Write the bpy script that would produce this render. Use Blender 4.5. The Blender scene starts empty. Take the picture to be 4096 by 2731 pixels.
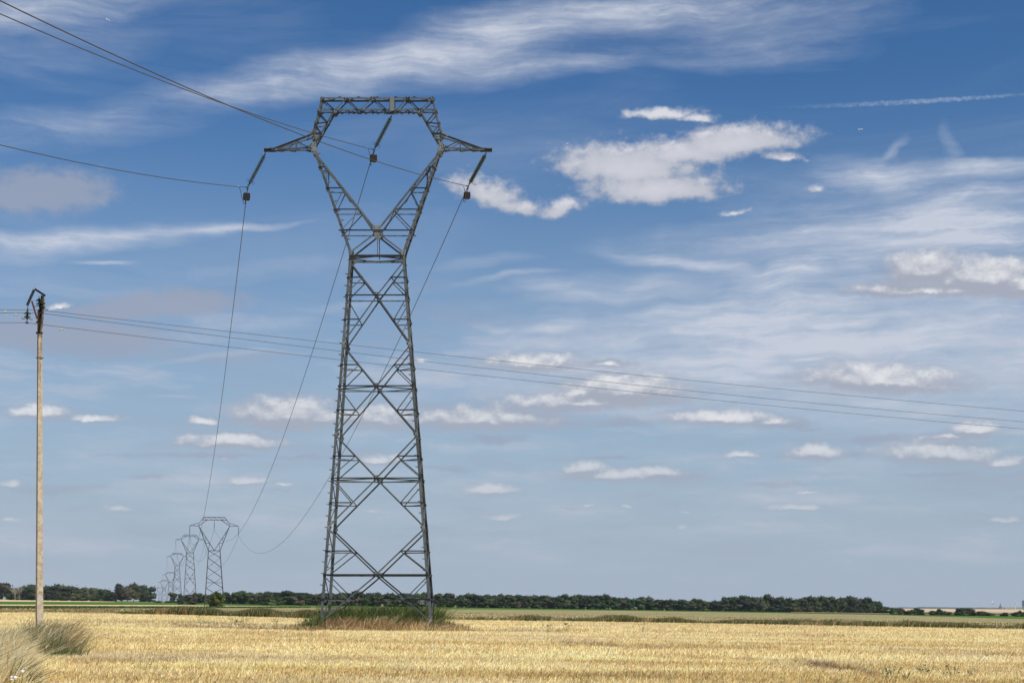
import bpy, math, random
import numpy as np
from mathutils import Vector, Matrix

random.seed(7)
rng = np.random.default_rng(11)
scene = bpy.context.scene
COL = scene.collection

# ------------------------------------------------------------------ camera
F, YH, EYE, HALF = 5770.0, 2422.0, 1.5, 2048.0      # focal length in photo pixels, horizon row, eye height
TILT = 0.0155                                        # the fields fall gently to the right
cam_d = bpy.data.cameras.new('camera')
cam_d.lens = 36.0 * F / 4096.0
cam_d.sensor_width = 36.0
cam_d.shift_y = (YH - 1365.5) / 4096.0
cam_d.clip_start, cam_d.clip_end = 0.5, 40000.0
cam = bpy.data.objects.new('camera', cam_d)
cam.location = (0, 0, EYE)
cam.rotation_euler = (math.radians(90), 0, 0)
COL.objects.link(cam)
scene.camera = cam

# ------------------------------------------------------------------ colour management
scene.view_settings.view_transform = 'Standard'
scene.view_settings.look = 'None'
scene.view_settings.gamma = 1.0
scene.view_settings.use_curve_mapping = False
scene.view_settings.exposure = 0.0

# ------------------------------------------------------------------ sun
SUN_EL, SUN_AZ = math.radians(49), math.radians(133)   # azimuth clockwise from +Y: behind the camera, to the right
sd = Vector((math.sin(SUN_AZ) * math.cos(SUN_EL), math.cos(SUN_AZ) * math.cos(SUN_EL), math.sin(SUN_EL)))
sun_d = bpy.data.lights.new('sun', 'SUN')
sun_d.energy = 5.0
sun_d.angle = math.radians(0.53)
sun_d.color = (1.0, 0.95, 0.87)
sun = bpy.data.objects.new('sun', sun_d)
sun.rotation_euler = sd.to_track_quat('Z', 'Y').to_euler()
sun.location = (0, 0, 60)
COL.objects.link(sun)

# ------------------------------------------------------------------ sky
world = bpy.data.worlds.new('World')
scene.world = world
world.use_nodes = True


class G:
    """small helper that writes shader nodes"""
    def __init__(self, tree):
        self.t, self.n, self.l = tree, tree.nodes, tree.links

    def put(self, node, i, v):
        if v is None:
            return
        if isinstance(v, bpy.types.NodeSocket):
            self.l.new(v, node.inputs[i])
        else:
            node.inputs[i].default_value = v

    def node(self, kind, ins=None, **props):
        nd = self.n.new(kind)
        for k, v in props.items():
            setattr(nd, k, v)
        for i, v in (ins or {}).items():
            self.put(nd, i, v)
        return nd

    def m(self, op, a, b=None, c=None, clamp=False):
        return self.node('ShaderNodeMath', {0: a, 1: b, 2: c}, operation=op, use_clamp=clamp).outputs[0]

    def v(self, op, a, b=None, c=None):
        nd = self.node('ShaderNodeVectorMath', {0: a, 1: b, 2: c}, operation=op)
        return nd.outputs[1] if op in ('LENGTH', 'DOT_PRODUCT', 'DISTANCE') else nd.outputs[0]

    def xyz(self, x=0.0, y=0.0, z=0.0):
        return self.node('ShaderNodeCombineXYZ', {0: x, 1: y, 2: z}).outputs[0]

    def noise(self, vec, scale, detail=4.0, rough=0.55, col=False, dim='3D', dist=0.0):
        nd = self.node('ShaderNodeTexNoise', {'Vector': vec, 'Scale': scale, 'Detail': detail,
                                              'Roughness': rough, 'Distortion': dist}, noise_dimensions=dim)
        return nd.outputs[1 if col else 0]

    def ramp(self, x, a, b, lo=0.0, hi=1.0, smooth=True):
        nd = self.node('ShaderNodeMapRange', {0: x, 1: a, 2: b, 3: lo, 4: hi},
                       interpolation_type='SMOOTHSTEP' if smooth else 'LINEAR')
        return nd.outputs[0]

    def mix(self, f, a, b, blend='MIX'):
        nd = self.node('ShaderNodeMix', {0: f, 6: a, 7: b}, data_type='RGBA', blend_type=blend)
        return nd.outputs[2]

    def place(self, vec, cx, cy, rx, ry, rot=0.0):
        """vec in the local frame of an ellipse: length 1 on its rim"""
        return self.node('ShaderNodeMapping', {0: vec, 1: (cx, cy, 0), 2: (0, 0, math.radians(rot)), 3: (rx, ry, 1)},
                         vector_type='TEXTURE').outputs[0]


def ang(wx, wy):
    """a spot in the 2352-wide picture -> azimuth and elevation in degrees"""
    dx, dz = (wx * 1.7415 - HALF) / F, (YH - wy * 1.7415) / F
    return math.degrees(math.atan(dx)), math.degrees(math.atan(dz / math.hypot(1, dx)))


K = 1.7415 / F * 57.3


def tip(x, y, rot):
    """slope in the picture -> slope in azimuth and elevation"""
    a, e = (math.radians(q) for q in ang(x, y))
    return rot + math.degrees(-math.tan(e) * math.tan(a) * math.cos(e) ** 2)

CUMULUS = [  # x, y, rx, ry, rot, weight
    (1440, 390, 135, 46, -4, 1.15), (1500, 438, 138, 38, 0, 1.1), (1685, 333, 132, 34, 4, 1.15), (1560, 356, 130, 34, 0, 1.05),
    (1520, 264, 88, 15, 2, .9), (1600, 275, 60, 13, -8, .85), (1330, 372, 60, 15, 4, .8), (1800, 362, 48, 14, -3, .8),
    (1120, 448, 90, 38, -14, .9), (1165, 475, 70, 26, -8, .7), (1190, 482, 70, 24, -8, .8), (1290, 482, 52, 26, 10, .95), (1303, 323, 12, 7, 0, .35),
    (1690, 487, 60, 14, 8, .42), (1880, 436, 44, 20, 0, .42),
    (2122, 625, 62, 34, 6, 1.2), (2268, 645, 100, 36, -3, 1.25), (2350, 660, 70, 30, 0, 1.1), (2190, 668, 190, 18, 0, .9),
    (2025, 878, 135, 30, -3, 1.15), (1990, 870, 70, 22, 0, .9),
    (1430, 900, 105, 32, 0, 1.2), (1345, 925, 190, 26, 2, 1.0), (1330, 905, 60, 18, 0, .9),
    (1225, 838, 120, 28, 0, .8), (1400, 838, 70, 10, 0, .5), (665, 960, 100, 36, 0, 1.2), (720, 965, 90, 24, 0, .9),
    (530, 1018, 98, 20, 0, 1.05), (470, 970, 40, 15, 0, .8), (1110, 968, 180, 34, 0, .9), (870, 965, 110, 34, 0, .85),
    (1650, 963, 104, 20, 0, 1.0), (1770, 972, 80, 14, 0, .6), (1345, 1078, 46, 18, 0, 1.0), (1510, 1086, 52, 16, 0, .9),
    (1430, 1094, 150, 18, 0, .85), (1872, 1045, 52, 20, 0, 1.0), (1700, 1046, 55, 12, 0, .65), (2160, 1048, 105, 26, -2, 1.1),
    (2300, 1064, 44, 16, 0, .85), (2250, 990, 44, 17, 0, .95), (2200, 1004, 110, 12, 0, .6), (1125, 1128, 54, 16, 0, 1.0),
    (865, 1058, 62, 18, 0, .75), (558, 1108, 46, 16, 0, .8), (660, 1112, 40, 8, 0, .6), (88, 950, 66, 18, 0, .9), (210, 963, 70, 11, 0, .75),
    (1830, 1167, 80, 13, 0, .7), (1860, 1130, 50, 7, 0, .6), (1150, 1188, 52, 10, 0, .7), (1340, 1157, 40, 9, 0, .5),
    (1438, 1163, 22, 7, 0, .65), (270, 1168, 42, 11, 0, .6), (34, 1112, 34, 14, 0, .65), (28, 1194, 26, 8, 0, .6),
    (2310, 1196, 56, 11, 0, .6), (1566, 1211, 28, 9, 0, .5), (505, 1050, 60, 9, 0, .4), (140, 704, 40, 9, 8, .5),
    (960, 828, 26, 9, 0, .55), (850, 1172, 36, 7, 0, .4), (1570, 1178, 26, 7, 0, .4)]
MAUVE = [(110, 437, 120, 40, 0, 1.1), (30, 455, 70, 32, 0, 1.0), (400, 695, 140, 25, 2, 1.1), (280, 712, 120, 22, 4, 1.0), (190, 775, 210, 42, -3, .95),
         (60, 765, 130, 40, 0, .9), (2030, 668, 90, 15, 0, .9), (1400, 836, 80, 12, 0, .8), (1430, 972, 80, 14, 0, .8), (1290, 972, 80, 10, 0, .6),
         (2010, 1010, 80, 12, 3, .9), (2170, 1003, 120, 13, 2, .8), (2150, 1089, 90, 7, 0, .8), (1800, 975, 90, 16, 0, .8), (1870, 986, 40, 5, 0, .7),
         (430, 1046, 230, 9, 0, .7), (350, 1096, 70, 8, 0, .7), (130, 1122, 140, 15, 0, .7), (1780, 1112, 110, 10, 0, .7), (1140, 1008, 90, 14, 0, .75),
         (1560, 1092, 90, 12, 0, .7), (1040, 1080, 60, 8, 0, .6), (640, 1125, 120, 12, 0, .5), (1850, 1048, 90, 12, 0, .6), (1400, 1050, 120, 7, 0, .6),
         (240, 1045, 60, 6, 0, .5), (1950, 1045, 60, 10, 0, .6), (700, 1050, 150, 14, 0, .55), (1000, 1075, 160, 9, 0, .5), (1310, 1165, 90, 7, 0, .5)]
CIRRUS = [(800, 165, 400, 50, 9, .85), (1090, 105, 270, 66, 12, .95), (1400, 30, 400, 42, 3, .75), (1230, 160, 230, 30, 6, .65), (640, 205, 220, 26, 3, .55),
          (60, 25, 420, 45, 7, .75), (150, 110, 260, 60, 5, .3), (180, 290, 320, 50, 4, .42), (420, 210, 200, 30, 8, .3), (1750, 110, 260, 45, -3, .42),
          (1650, 30, 400, 60, 0, .55), (1560, 140, 260, 22, -4, .3), (140, 550, 330, 26, 3, 1.0), (420, 528, 260, 9, 3, .9), (240, 596, 70, 5, 0, .8), (60, 575, 160, 26, 4, .5),
          (2230, 520, 260, 60, 6, .7), (1990, 405, 130, 34, -6, .9), (2150, 620, 300, 80, -6, .7), (1450, 660, 260, 40, 4, .55), (1650, 840, 500, 60, 0, .6), (2045, 350, 50, 12, 42, .5), (2270, 378, 130, 16, 3, .9), (2190, 345, 22, 60, 14, .3), (2260, 395, 160, 16, 4, .7), (2110, 400, 160, 28, 0, .5),
          (2250, 440, 160, 22, 5, .7), (2180, 500, 320, 60, 0, .75), (1800, 545, 400, 44, 4, .7), (1560, 598, 210, 16, -5, .95), (1800, 630, 190, 42, 10, 1.1),
          (1950, 600, 130, 22, 12, .8), (2260, 560, 200, 60, -12, .7), (1720, 715, 280, 44, 6, 1.05), (1550, 712, 110, 15, 4, .75), (1290, 750, 90, 18, 8, .75),
          (1270, 665, 80, 22, -6, .7), (1130, 750, 60, 12, -8, .5), (1160, 640, 130, 9, 6, .5), (1100, 605, 160, 16, 4, .35), (1200, 790, 160, 26, 4, .55), (650, 740, 90, 16, 6, .45),
          (600, 620, 260, 30, 6, .3), (250, 850, 90, 8, 0, .55), (400, 910, 60, 5, 0, .6), (500, 820, 200, 8, 4, .4), (1400, 900, 700, 60, 0, .25),
          (1750, 780, 650, 95, 0, 1.0), (2150, 760, 450, 120, 0, 1.0), (1900, 880, 800, 110, 0, .75), (2050, 470, 380, 90, 0, .55), (1150, 850, 300, 60, 0, .4), (800, 700, 160, 12, 6, .35)]


TILES_AZ, TILES_EL = (-10.0, 0.0, 10.0), (6.5, 14.0)


def near(items, a0, a1, e0, e1, pad, reach):
    """the clouds that can show inside a tile of the sky"""
    out = []
    for it in items:
        cx, cy = ang(it[0], it[1])
        r = math.radians(it[4])
        ex = math.hypot(it[2] * math.cos(r), it[3] * math.sin(r)) * K * reach + pad
        ey = math.hypot(it[2] * math.sin(r), it[3] * math.cos(r)) * K * reach + pad
        if a0 - ex < cx < a1 + ex and e0 - ey < cy < e1 + ey:
            out.append(it)
    return out


def field(g, P, items, kind):
    """strength of the placed clouds at direction P (degrees)"""
    S = None
    for (x, y, rx, ry, rot, w) in items:
        cx, cy = ang(x, y)
        src = P if S is None else g.v('MULTIPLY_ADD', S, (1e-7, 0, 0), P)        # keeps the nodes in sequence
        loc = g.place(src, cx, cy, rx * K, ry * K, tip(x, y, rot))
        if kind == 'cumulus':                                                   # flatter underneath
            loc = g.v('MULTIPLY_ADD', g.v('MINIMUM', loc, (0, 0, 0)), (0, .8, 0), loc)
        r = g.v('LENGTH', loc)
        if kind == 'cirrus':
            s = g.m('MULTIPLY', g.ramp(r, 1.5, 0.0), w)
            S = s if S is None else g.m('MAXIMUM', g.m('MULTIPLY_ADD', s, .45, S), s)
        else:
            s = g.m('MULTIPLY_ADD', r, -.80, w)
            S = g.m('SMOOTH_MAX', -1.0 if S is None else S, s, .26)
    return S


def build_sky():
    nt = world.node_tree
    nt.nodes.clear()
    g = G(nt)
    sky = g.node('ShaderNodeTexSky', sky_type='NISHITA', sun_disc=False, sun_elevation=SUN_EL, sun_rotation=SUN_AZ,
                 altitude=100, air_density=1.0, dust_density=0.6, ozone_density=2.2)
    d = g.node('ShaderNodeTexCoord').outputs['Generated']
    sep = g.node('ShaderNodeSeparateXYZ', {0: d})
    az = g.m('MULTIPLY', g.m('ARCTAN2', sep.outputs[0], sep.outputs[1]), 57.2958)
    el = g.m('MULTIPLY', g.m('ARCSINE', sep.outputs[2]), 57.2958)
    P = g.xyz(az, el, 0.0)
    low = g.v('SUBTRACT', g.noise(P, .30, 2, .5, col=True), (.5, .5, .5))
    mid = g.v('SUBTRACT', g.noise(P, .95, 4, .6, col=True), (.5, .5, .5))
    Pc = g.v('MULTIPLY_ADD', low, (1.6, .8, 0), P)                               # warped for cirrus
    Pc = g.v('MULTIPLY_ADD', mid, (.8, .16, 0), Pc)
    Pq = g.v('MULTIPLY_ADD', mid, (1.1, .42, 0), P)                               # warped for heaps
    st = g.node('ShaderNodeMapping', {0: Pc, 2: (0, 0, math.radians(-8)), 3: (.12, .95, 1)}).outputs[0]
    st2 = g.node('ShaderNodeMapping', {0: Pc, 2: (0, 0, math.radians(-17)), 3: (.42, 1.5, 1)}).outputs[0]
    st3 = g.node('ShaderNodeMapping', {0: Pc, 2: (0, 0, math.radians(-11)), 3: (.28, 4.2, 1)}).outputs[0]
    fibre = g.ramp(g.noise(st3, 1.0, 4, .6), .3, .75, .72, 1.22)
    streak = g.m('ADD', g.ramp(g.noise(st, 1.0, 6, .62, dist=.12), .27, .72, 0, .80), g.ramp(g.noise(st2, 1.2, 5, .66, dist=.1), .33, .76, 0, .50))
    streak = g.m('MULTIPLY', streak, fibre)
    fine = g.noise(g.v('MULTIPLY', P, (1, 1.4, 1)), 1.5, 6, .60)
    OFF = (.05, .28, 0)
    P2 = g.v('ADD', P, OFF)
    fine2 = g.noise(g.v('MULTIPLY', P2, (1, 1.4, 1)), 1.5, 5, .60)

    base = g.mix(1.0, sky.outputs[0], (*SKY_TINT, 1), 'MULTIPLY')
    base = g.mix(g.ramp(el, 21.0, 1.0, 0.0, .94), base, (3.8, 4.8, 5.85, 1))     # thin veil, thicker towards the horizon
    base = g.mix(g.ramp(el, 7.0, 0.0, 0.0, .5), base, (3.85, 4.4, 5.25, 1))
    farp = g.node('ShaderNodeMapping', {0: P, 2: (0, 0, math.radians(-7)), 3: (.05, .33, 1)}).outputs[0]
    gen = g.ramp(g.noise(farp, 1.0, 6, .6, dist=.7), .42, .85, 0, .42)
    gen = g.m('MULTIPLY', gen, g.ramp(g.v('LENGTH', g.place(P, 0, 10, 26, 20)), .6, 1.3, .6, 1.0))
    base = g.mix(gen, base, (5.2, 5.7, 6.8, 1))
    # layered thin sheets low in the sky, pale and mauve in turn
    lay = g.noise(g.node('ShaderNodeMapping', {0: Pq, 3: (.13, .75, 1)}).outputs[0], 1.0, 6, .62)
    lowsky = g.m('MULTIPLY', g.ramp(el, .4, 3.0), g.ramp(el, 14, 9))
    base = g.mix(g.m('MULTIPLY', g.ramp(lay, .47, .72, 0, .62), lowsky), base, (5.3, 5.55, 6.5, 1))
    base = g.mix(g.m('MULTIPLY', g.ramp(lay, .50, .28, 0, .50), lowsky), base, (3.45, 3.85, 4.85, 1))

    def finish(col):
        return g.node('ShaderNodeBackground', {0: col, 1: 0.1}).outputs[0]

    Pq2 = g.v('ADD', Pq, OFF)
    shared = (('P', P, 'Vector'), ('Pc', Pc, 'Vector'), ('Pq', Pq, 'Vector'), ('Pq2', Pq2, 'Vector'), ('az', az, 'Float'), ('el', el, 'Float'),
              ('streak', streak, 'Float'), ('fine', fine, 'Float'), ('fine2', fine2, 'Float'), ('base', base, 'Color'))

    def tile(a0, a1, e0, e1):
        tr = bpy.data.node_groups.new('sky_tile', 'ShaderNodeTree')
        for nm_, _, ty in shared:
            tr.interface.new_socket(nm_, in_out='INPUT', socket_type='NodeSocket' + ty)
        tr.interface.new_socket('colour', in_out='OUTPUT', socket_type='NodeSocketColor')
        q = G(tr)
        gi = q.node('NodeGroupInput').outputs
        P, Pc, Pq, Pq2, az, el, streak, fine, fine2, col = [gi[i] for i in range(10)]
        it = near(CIRRUS, a0, a1, e0, e1, 1.2, 1.5)
        if it:
            c = q.m('MULTIPLY', field(q, Pc, it, 'cirrus'), q.m('ADD', streak, .30))
            col = q.mix(q.ramp(c, .06, 1.30, 0, .95, smooth=False), col, (5.75, 6.2, 7.2, 1))
        if a1 > 10 and e1 > 14:                                                  # old broken contrail
            cx, cy = ang(2060, 236)
            ragged = q.v('SUBTRACT', q.noise(q.v('MULTIPLY', P, (1, .2, 1)), 7.0, 3, .6, col=True), (.5, .5, .5))
            cr = q.v('LENGTH', q.place(q.v('MULTIPLY_ADD', ragged, (0, .15, 0), P), cx, cy, 300 * K, 5.5 * K, tip(2060, 236, 2.8)))
            cl = q.m('MULTIPLY', q.ramp(cr, 1.15, .4), q.ramp(az, ang(1720, 0)[0], ang(2200, 0)[0], .05, .50))
            col = q.mix(q.m('MULTIPLY', cl, q.ramp(q.noise(P, 4.5, 4, .7), .36, .66, .25, 1)), col, (4.7, 5.5, 7.0, 1))
        it = near(MAUVE, a0, a1, e0, e1, .8, 1.8)
        if it:                                                                   # grey-mauve shaded clouds
            dm = q.m('MULTIPLY_ADD', q.m('SUBTRACT', fine, .5), 1.0, field(q, Pq, it, 'grey'))
            am = q.m('MULTIPLY', q.ramp(dm, -.15, .60, 0, .78), q.ramp(el, .8, 11, .45, 1))
            col = q.mix(am, col, (3.3, 3.7, 4.75, 1))
        it = near(CUMULUS, a0, a1, e0, e1, .8, 2.0)
        if it:                                                                   # sunlit heaps
            s1, s2 = field(q, Pq, it, 'cumulus'), field(q, Pq2, it, 'cumulus')
            dq = q.m('MULTIPLY_ADD', q.m('SUBTRACT', fine, .5), 1.35, s1)
            alpha = q.m('MULTIPLY', q.ramp(dq, -.16, .58), q.ramp(el, .5, 12, .30, .96))
            slope = q.m('MULTIPLY_ADD', q.m('SUBTRACT', fine, fine2), .9, q.m('SUBTRACT', s1, s2))
            lit = q.m('MULTIPLY', q.ramp(slope, -.12, .78), q.ramp(el, 1.0, 8, .55, 1.0))
            lit = q.m('MAXIMUM', lit, q.m('MULTIPLY', q.ramp(el, 12.5, 15, .0, 1.0), q.ramp(q.m('MULTIPLY_ADD', q.m('SUBTRACT', fine, .5), .8, s1), -.1, 1.1, .12, .72)))
            white = q.mix(q.ramp(el, 15, 12), (7.1, 7.15, 7.7, 1), (8.7, 8.7, 8.8, 1))
            ccol = q.mix(lit, (3.8, 4.1, 4.95, 1), white)
            skirt = q.m('MULTIPLY', q.ramp(q.m('MULTIPLY_ADD', q.m('SUBTRACT', fine, .5), .9, s1), -.50, .35, 0, .55), q.ramp(el, 1.0, 9, .4, 1.0))
            skirt = q.m('MULTIPLY', skirt, q.ramp(el, 15, 12))
            col = q.mix(skirt, col, (3.7, 4.1, 5.0, 1))
            col = q.mix(alpha, col, ccol)
        q.l.new(col, q.node('NodeGroupOutput').inputs[0])
        nd = g.node('ShaderNodeGroup')
        nd.node_tree = tr
        for i, (_, sock, _) in enumerate(shared):
            g.l.new(sock, nd.inputs[i])
        return finish(nd.outputs[0])

    def split(val, at_, a, b):
        return g.node('ShaderNodeMixShader', {0: g.m('GREATER_THAN', val, at_), 1: a, 2: b}).outputs[0]

    AZ, EL = (-32.0,) + TILES_AZ + (32.0,), (-2.0,) + TILES_EL + (31.0,)

    def columns(i0, i1):
        if i1 - i0 == 1:
            t = [tile(AZ[i0], AZ[i1], EL[j], EL[j + 1]) for j in range(3)]
            return split(el, EL[1], t[0], split(el, EL[2], t[1], t[2]))
        m_ = (i0 + i1) // 2
        return split(az, AZ[m_], columns(i0, m_), columns(m_, i1))

    inside = g.m('MULTIPLY', g.m('LESS_THAN', g.m('ABSOLUTE', az), 32.0), g.m('LESS_THAN', g.m('ABSOLUTE', g.m('SUBTRACT', el, 14.5)), 16.5))
    res = split(inside, .5, finish(base), columns(0, 4))
    g.l.new(res, g.node('ShaderNodeOutputWorld').inputs[0])


SKY_TINT = (0.37, 0.66, 0.92)
build_sky()
world.cycles.sampling_method = 'MANUAL'
world.cycles.sample_map_resolution = 256


# ------------------------------------------------------------------ helpers: objects
def tag(o, label=None, cat=None, group=None, kind=None):
    if label: o['label'] = label
    if cat: o['category'] = cat
    if group: o['group'] = group
    if kind: o['kind'] = kind
    return o


def empty(name, loc, rz=0.0):
    o = bpy.data.objects.new(name, None)
    o.location = loc
    o.rotation_euler = (0, 0, rz)
    o.empty_display_size = .5
    COL.objects.link(o)
    return o


def mesh_obj(name, me, mat=None, parent=None, mw=None):
    """link a mesh; mw is its matrix in the parent's frame"""
    o = bpy.data.objects.new(name, me)
    if mat and not me.materials:
        me.materials.append(mat)
    COL.objects.link(o)
    if parent is not None:
        o.parent = parent
    if mw is not None:
        o.matrix_local = mw
    return o


def mesh_from(name, verts, faces, smooth=False):
    me = bpy.data.meshes.new(name)
    me.from_pydata([tuple(v) for v in verts], [], faces)
    me.validate()
    if smooth:
        me.polygons.foreach_set('use_smooth', [True] * len(me.polygons))
    me.update()
    return me


def np_mesh(name, co, quads, tint=None):
    """fast mesh from numpy arrays: co (n,3), quads (m,4) or (m,3), tint (n,3)"""
    me = bpy.data.meshes.new(name)
    n, (m, k) = len(co), quads.shape
    me.vertices.add(n)
    me.vertices.foreach_set('co', co.astype(np.float32).ravel())
    me.loops.add(m * k)
    me.loops.foreach_set('vertex_index', quads.astype(np.int32).ravel())
    me.polygons.add(m)
    me.polygons.foreach_set('loop_start', np.arange(0, m * k, k, dtype=np.int32))
    me.update(calc_edges=True)
    if tint is not None:
        a = me.color_attributes.new('tint', 'FLOAT_COLOR', 'POINT')
        rgba = np.ones((n, 4), np.float32)
        rgba[:, :3] = tint
        a.data.foreach_set('color', rgba.ravel())
    return me


class MB:
    """collects boxes, tubes and polygons into one mesh"""
    def __init__(self): self.v, self.f = [], []

    def add(self, vs, fs):
        b = len(self.v)
        self.v += [tuple(p) for p in vs]
        self.f += [tuple(b + i for i in q) for q in fs]

    def box(self, c, s, rot=None):
        c = Vector(c)
        vs = []
        for x in (-.5, .5):
            for y in (-.5, .5):
                for z in (-.5, .5):
                    p = Vector((x * s[0], y * s[1], z * s[2]))
                    if rot: p = rot @ p
                    vs.append(c + p)
        self.add(vs, [(0, 1, 3, 2), (4, 6, 7, 5), (0, 4, 5, 1), (2, 3, 7, 6), (0, 2, 6, 4), (1, 5, 7, 3)])

    def bar(self, p0, p1, w, h, up=(0, 0, 1)):
        p0, p1 = Vector(p0), Vector(p1)
        d = p1 - p0
        z = d.normalized()
        x = Vector(up).cross(z)
        if x.length < 1e-4: x = Vector((1, 0, 0)).cross(z)
        x.normalize()
        y = z.cross(x)
        self.box((p0 + p1) / 2, (w, h, d.length), Matrix((x, y, z)).transposed())

    def tube(self, pts, r, n=6, closed=False):
        pts = [Vector(p) for p in pts]
        rings = []
        for i, p in enumerate(pts):
            a = pts[i - 1] if i or closed else p
            b = pts[(i + 1) % len(pts)] if i < len(pts) - 1 or closed else p
            t = (b - a).normalized()
            x = t.cross(Vector((.013, .02, 1)) if abs(t.z) < .98 else Vector((1, 0, 0))).normalized()
            y = t.cross(x)
            rings.append([p + (x * math.cos(2 * math.pi * k / n) + y * math.sin(2 * math.pi * k / n)) * r for k in range(n)])
        vs = [v for rg in rings for v in rg]
        m = len(rings)
        fs = []
        for i in range(m if closed else m - 1):
            j = (i + 1) % m
            for k in range(n):
                fs.append((i * n + k, i * n + (k + 1) % n, j * n + (k + 1) % n, j * n + k))
        if not closed:
            fs += [tuple(range(n))[::-1], tuple((m - 1) * n + k for k in range(n))]
        self.add(vs, fs)

    def lathe(self, prof, n=12, mat=None):
        vs, fs = [], []
        for (r, z) in prof:
            for k in range(n):
                a = 2 * math.pi * k / n
                p = Vector((r * math.cos(a), r * math.sin(a), z))
                vs.append(mat @ p if mat else p)
        for i in range(len(prof) - 1):
            for k in range(n):
                fs.append((i * n + k, i * n + (k + 1) % n, (i + 1) * n + (k + 1) % n, (i + 1) * n + k))
        fs += [tuple(range(n))[::-1], tuple((len(prof) - 1) * n + k for k in range(n))]
        self.add(vs, fs)

    def poly(self, pts, nrm, th):
        """flat plate through pts with thickness th along nrm"""
        nrm = Vector(nrm)
        n = len(pts)
        vs = [Vector(p) for p in pts] + [Vector(p) + nrm * th for p in pts]
        fs = [tuple(range(n))[::-1], tuple(range(n, 2 * n))] + [(i, (i + 1) % n, n + (i + 1) % n, n + i) for i in range(n)]
        self.add(vs, fs)

    def mesh(self, name, smooth=False):
        return mesh_from(name, self.v, self.f, smooth)

    def build(self, name, mat, parent=None, smooth=False):
        return mesh_obj(name, self.mesh(name, smooth), mat, parent)


# ------------------------------------------------------------------ helpers: place
def gz(X, Y):
    """height of the ground: one gently tilted plain that rises a little far off on the right"""
    X = np.asarray(X, float); Y = np.asarray(Y, float)
    s = lambda t: np.clip(t, 0, 1) ** 2 * (3 - 2 * np.clip(t, 0, 1))
    z = -TILT * 3500 * np.tanh(X / 3500)
    rise = s((Y - 1500) / 2300) * s((X - 250) / 500) * (X * .006 + 3)
    return z + rise


def gzf(X, Y): return float(gz(X, Y))


def ground_at(px, py):
    """the spot on the near plain that shows at this place of the photograph"""
    u, k = (px - HALF) / F, (py - YH) / F
    Y = EYE / max(k - TILT * u, 2e-4)
    return u * Y, Y


def at(px, py, Y):
    return Vector(((px - HALF) / F * Y, Y, EYE + (YH - py) / F * Y))


def interp(tab, x):
    return float(np.interp(x, [t[0] for t in tab], [t[1] for t in tab]))


def vnoise(x, y, s, seed=0):
    """smooth value noise 0..1 for numpy arrays"""
    r = np.random.default_rng(seed)
    t = r.random((128, 128))
    x = np.asarray(x) / s + 500; y = np.asarray(y) / s + 500
    xi, yi = np.floor(x).astype(int), np.floor(y).astype(int)
    fx, fy = x - xi, y - yi
    fx, fy = fx * fx * (3 - 2 * fx), fy * fy * (3 - 2 * fy)
    g = lambda a, b: t[a % 128, b % 128]
    return (g(xi, yi) * (1 - fx) + g(xi + 1, yi) * fx) * (1 - fy) + (g(xi, yi + 1) * (1 - fx) + g(xi + 1, yi + 1) * fx) * fy


# ------------------------------------------------------------------ materials
def new_mat(name):
    m = bpy.data.materials.new(name)
    m.use_nodes = True
    g = G(m.node_tree)
    b = m.node_tree.nodes['Principled BSDF']
    return m, g, b


def pos(g): return g.node('ShaderNodeNewGeometry').outputs['Position']


def steel(name, c0, c1, rust=.25, rough=.62, metal=.0, scale=2.2):
    m, g, b = new_mat(name)
    P = pos(g)
    n = g.noise(P, scale, 6, .65)
    col = g.mix(g.ramp(n, .3, .7), (*c0, 1), (*c1, 1))
    rn = g.ramp(g.noise(P, scale * .55, 8, .7), .60, .74)
    col = g.mix(g.m('MULTIPLY', rn, rust), col, (.10, .055, .03, 1))
    rnd = g.node('ShaderNodeObjectInfo').outputs['Random']
    col = g.mix(1.0, col, g.node('ShaderNodeCombineColor', {0: g.ramp(rnd, 0, 1, .80, 1.16, False), 1: g.ramp(rnd, 0, 1, .80, 1.16, False),
                                                          2: g.ramp(rnd, 0, 1, .82, 1.12, False)}).outputs[0], 'MULTIPLY')
    g.put(b, 'Base Color', col)
    b.inputs['Metallic'].default_value = metal
    b.inputs['Specular IOR Level'].default_value = .25
    g.put(b, 'Roughness', g.ramp(n, .2, .8, rough - .12, rough + .15))
    bm = g.node('ShaderNodeBump', {'Strength': .15, 'Distance': .02, 'Height': g.noise(P, 30, 3, .6)})
    g.put(b, 'Normal', bm.outputs[0])
    return m


def plain(name, c, rough=.6, metal=0.0, var=.2, scale=8.0):
    m, g, b = new_mat(name)
    n = g.noise(pos(g), scale, 5, .6)
    col = g.mix(g.ramp(n, .25, .75), tuple(x * (1 - var) for x in c) + (1,), tuple(x * (1 + var) for x in c) + (1,))
    g.put(b, 'Base Color', col)
    b.inputs['Roughness'].default_value = rough
    b.inputs['Metallic'].default_value = metal
    return m


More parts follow.
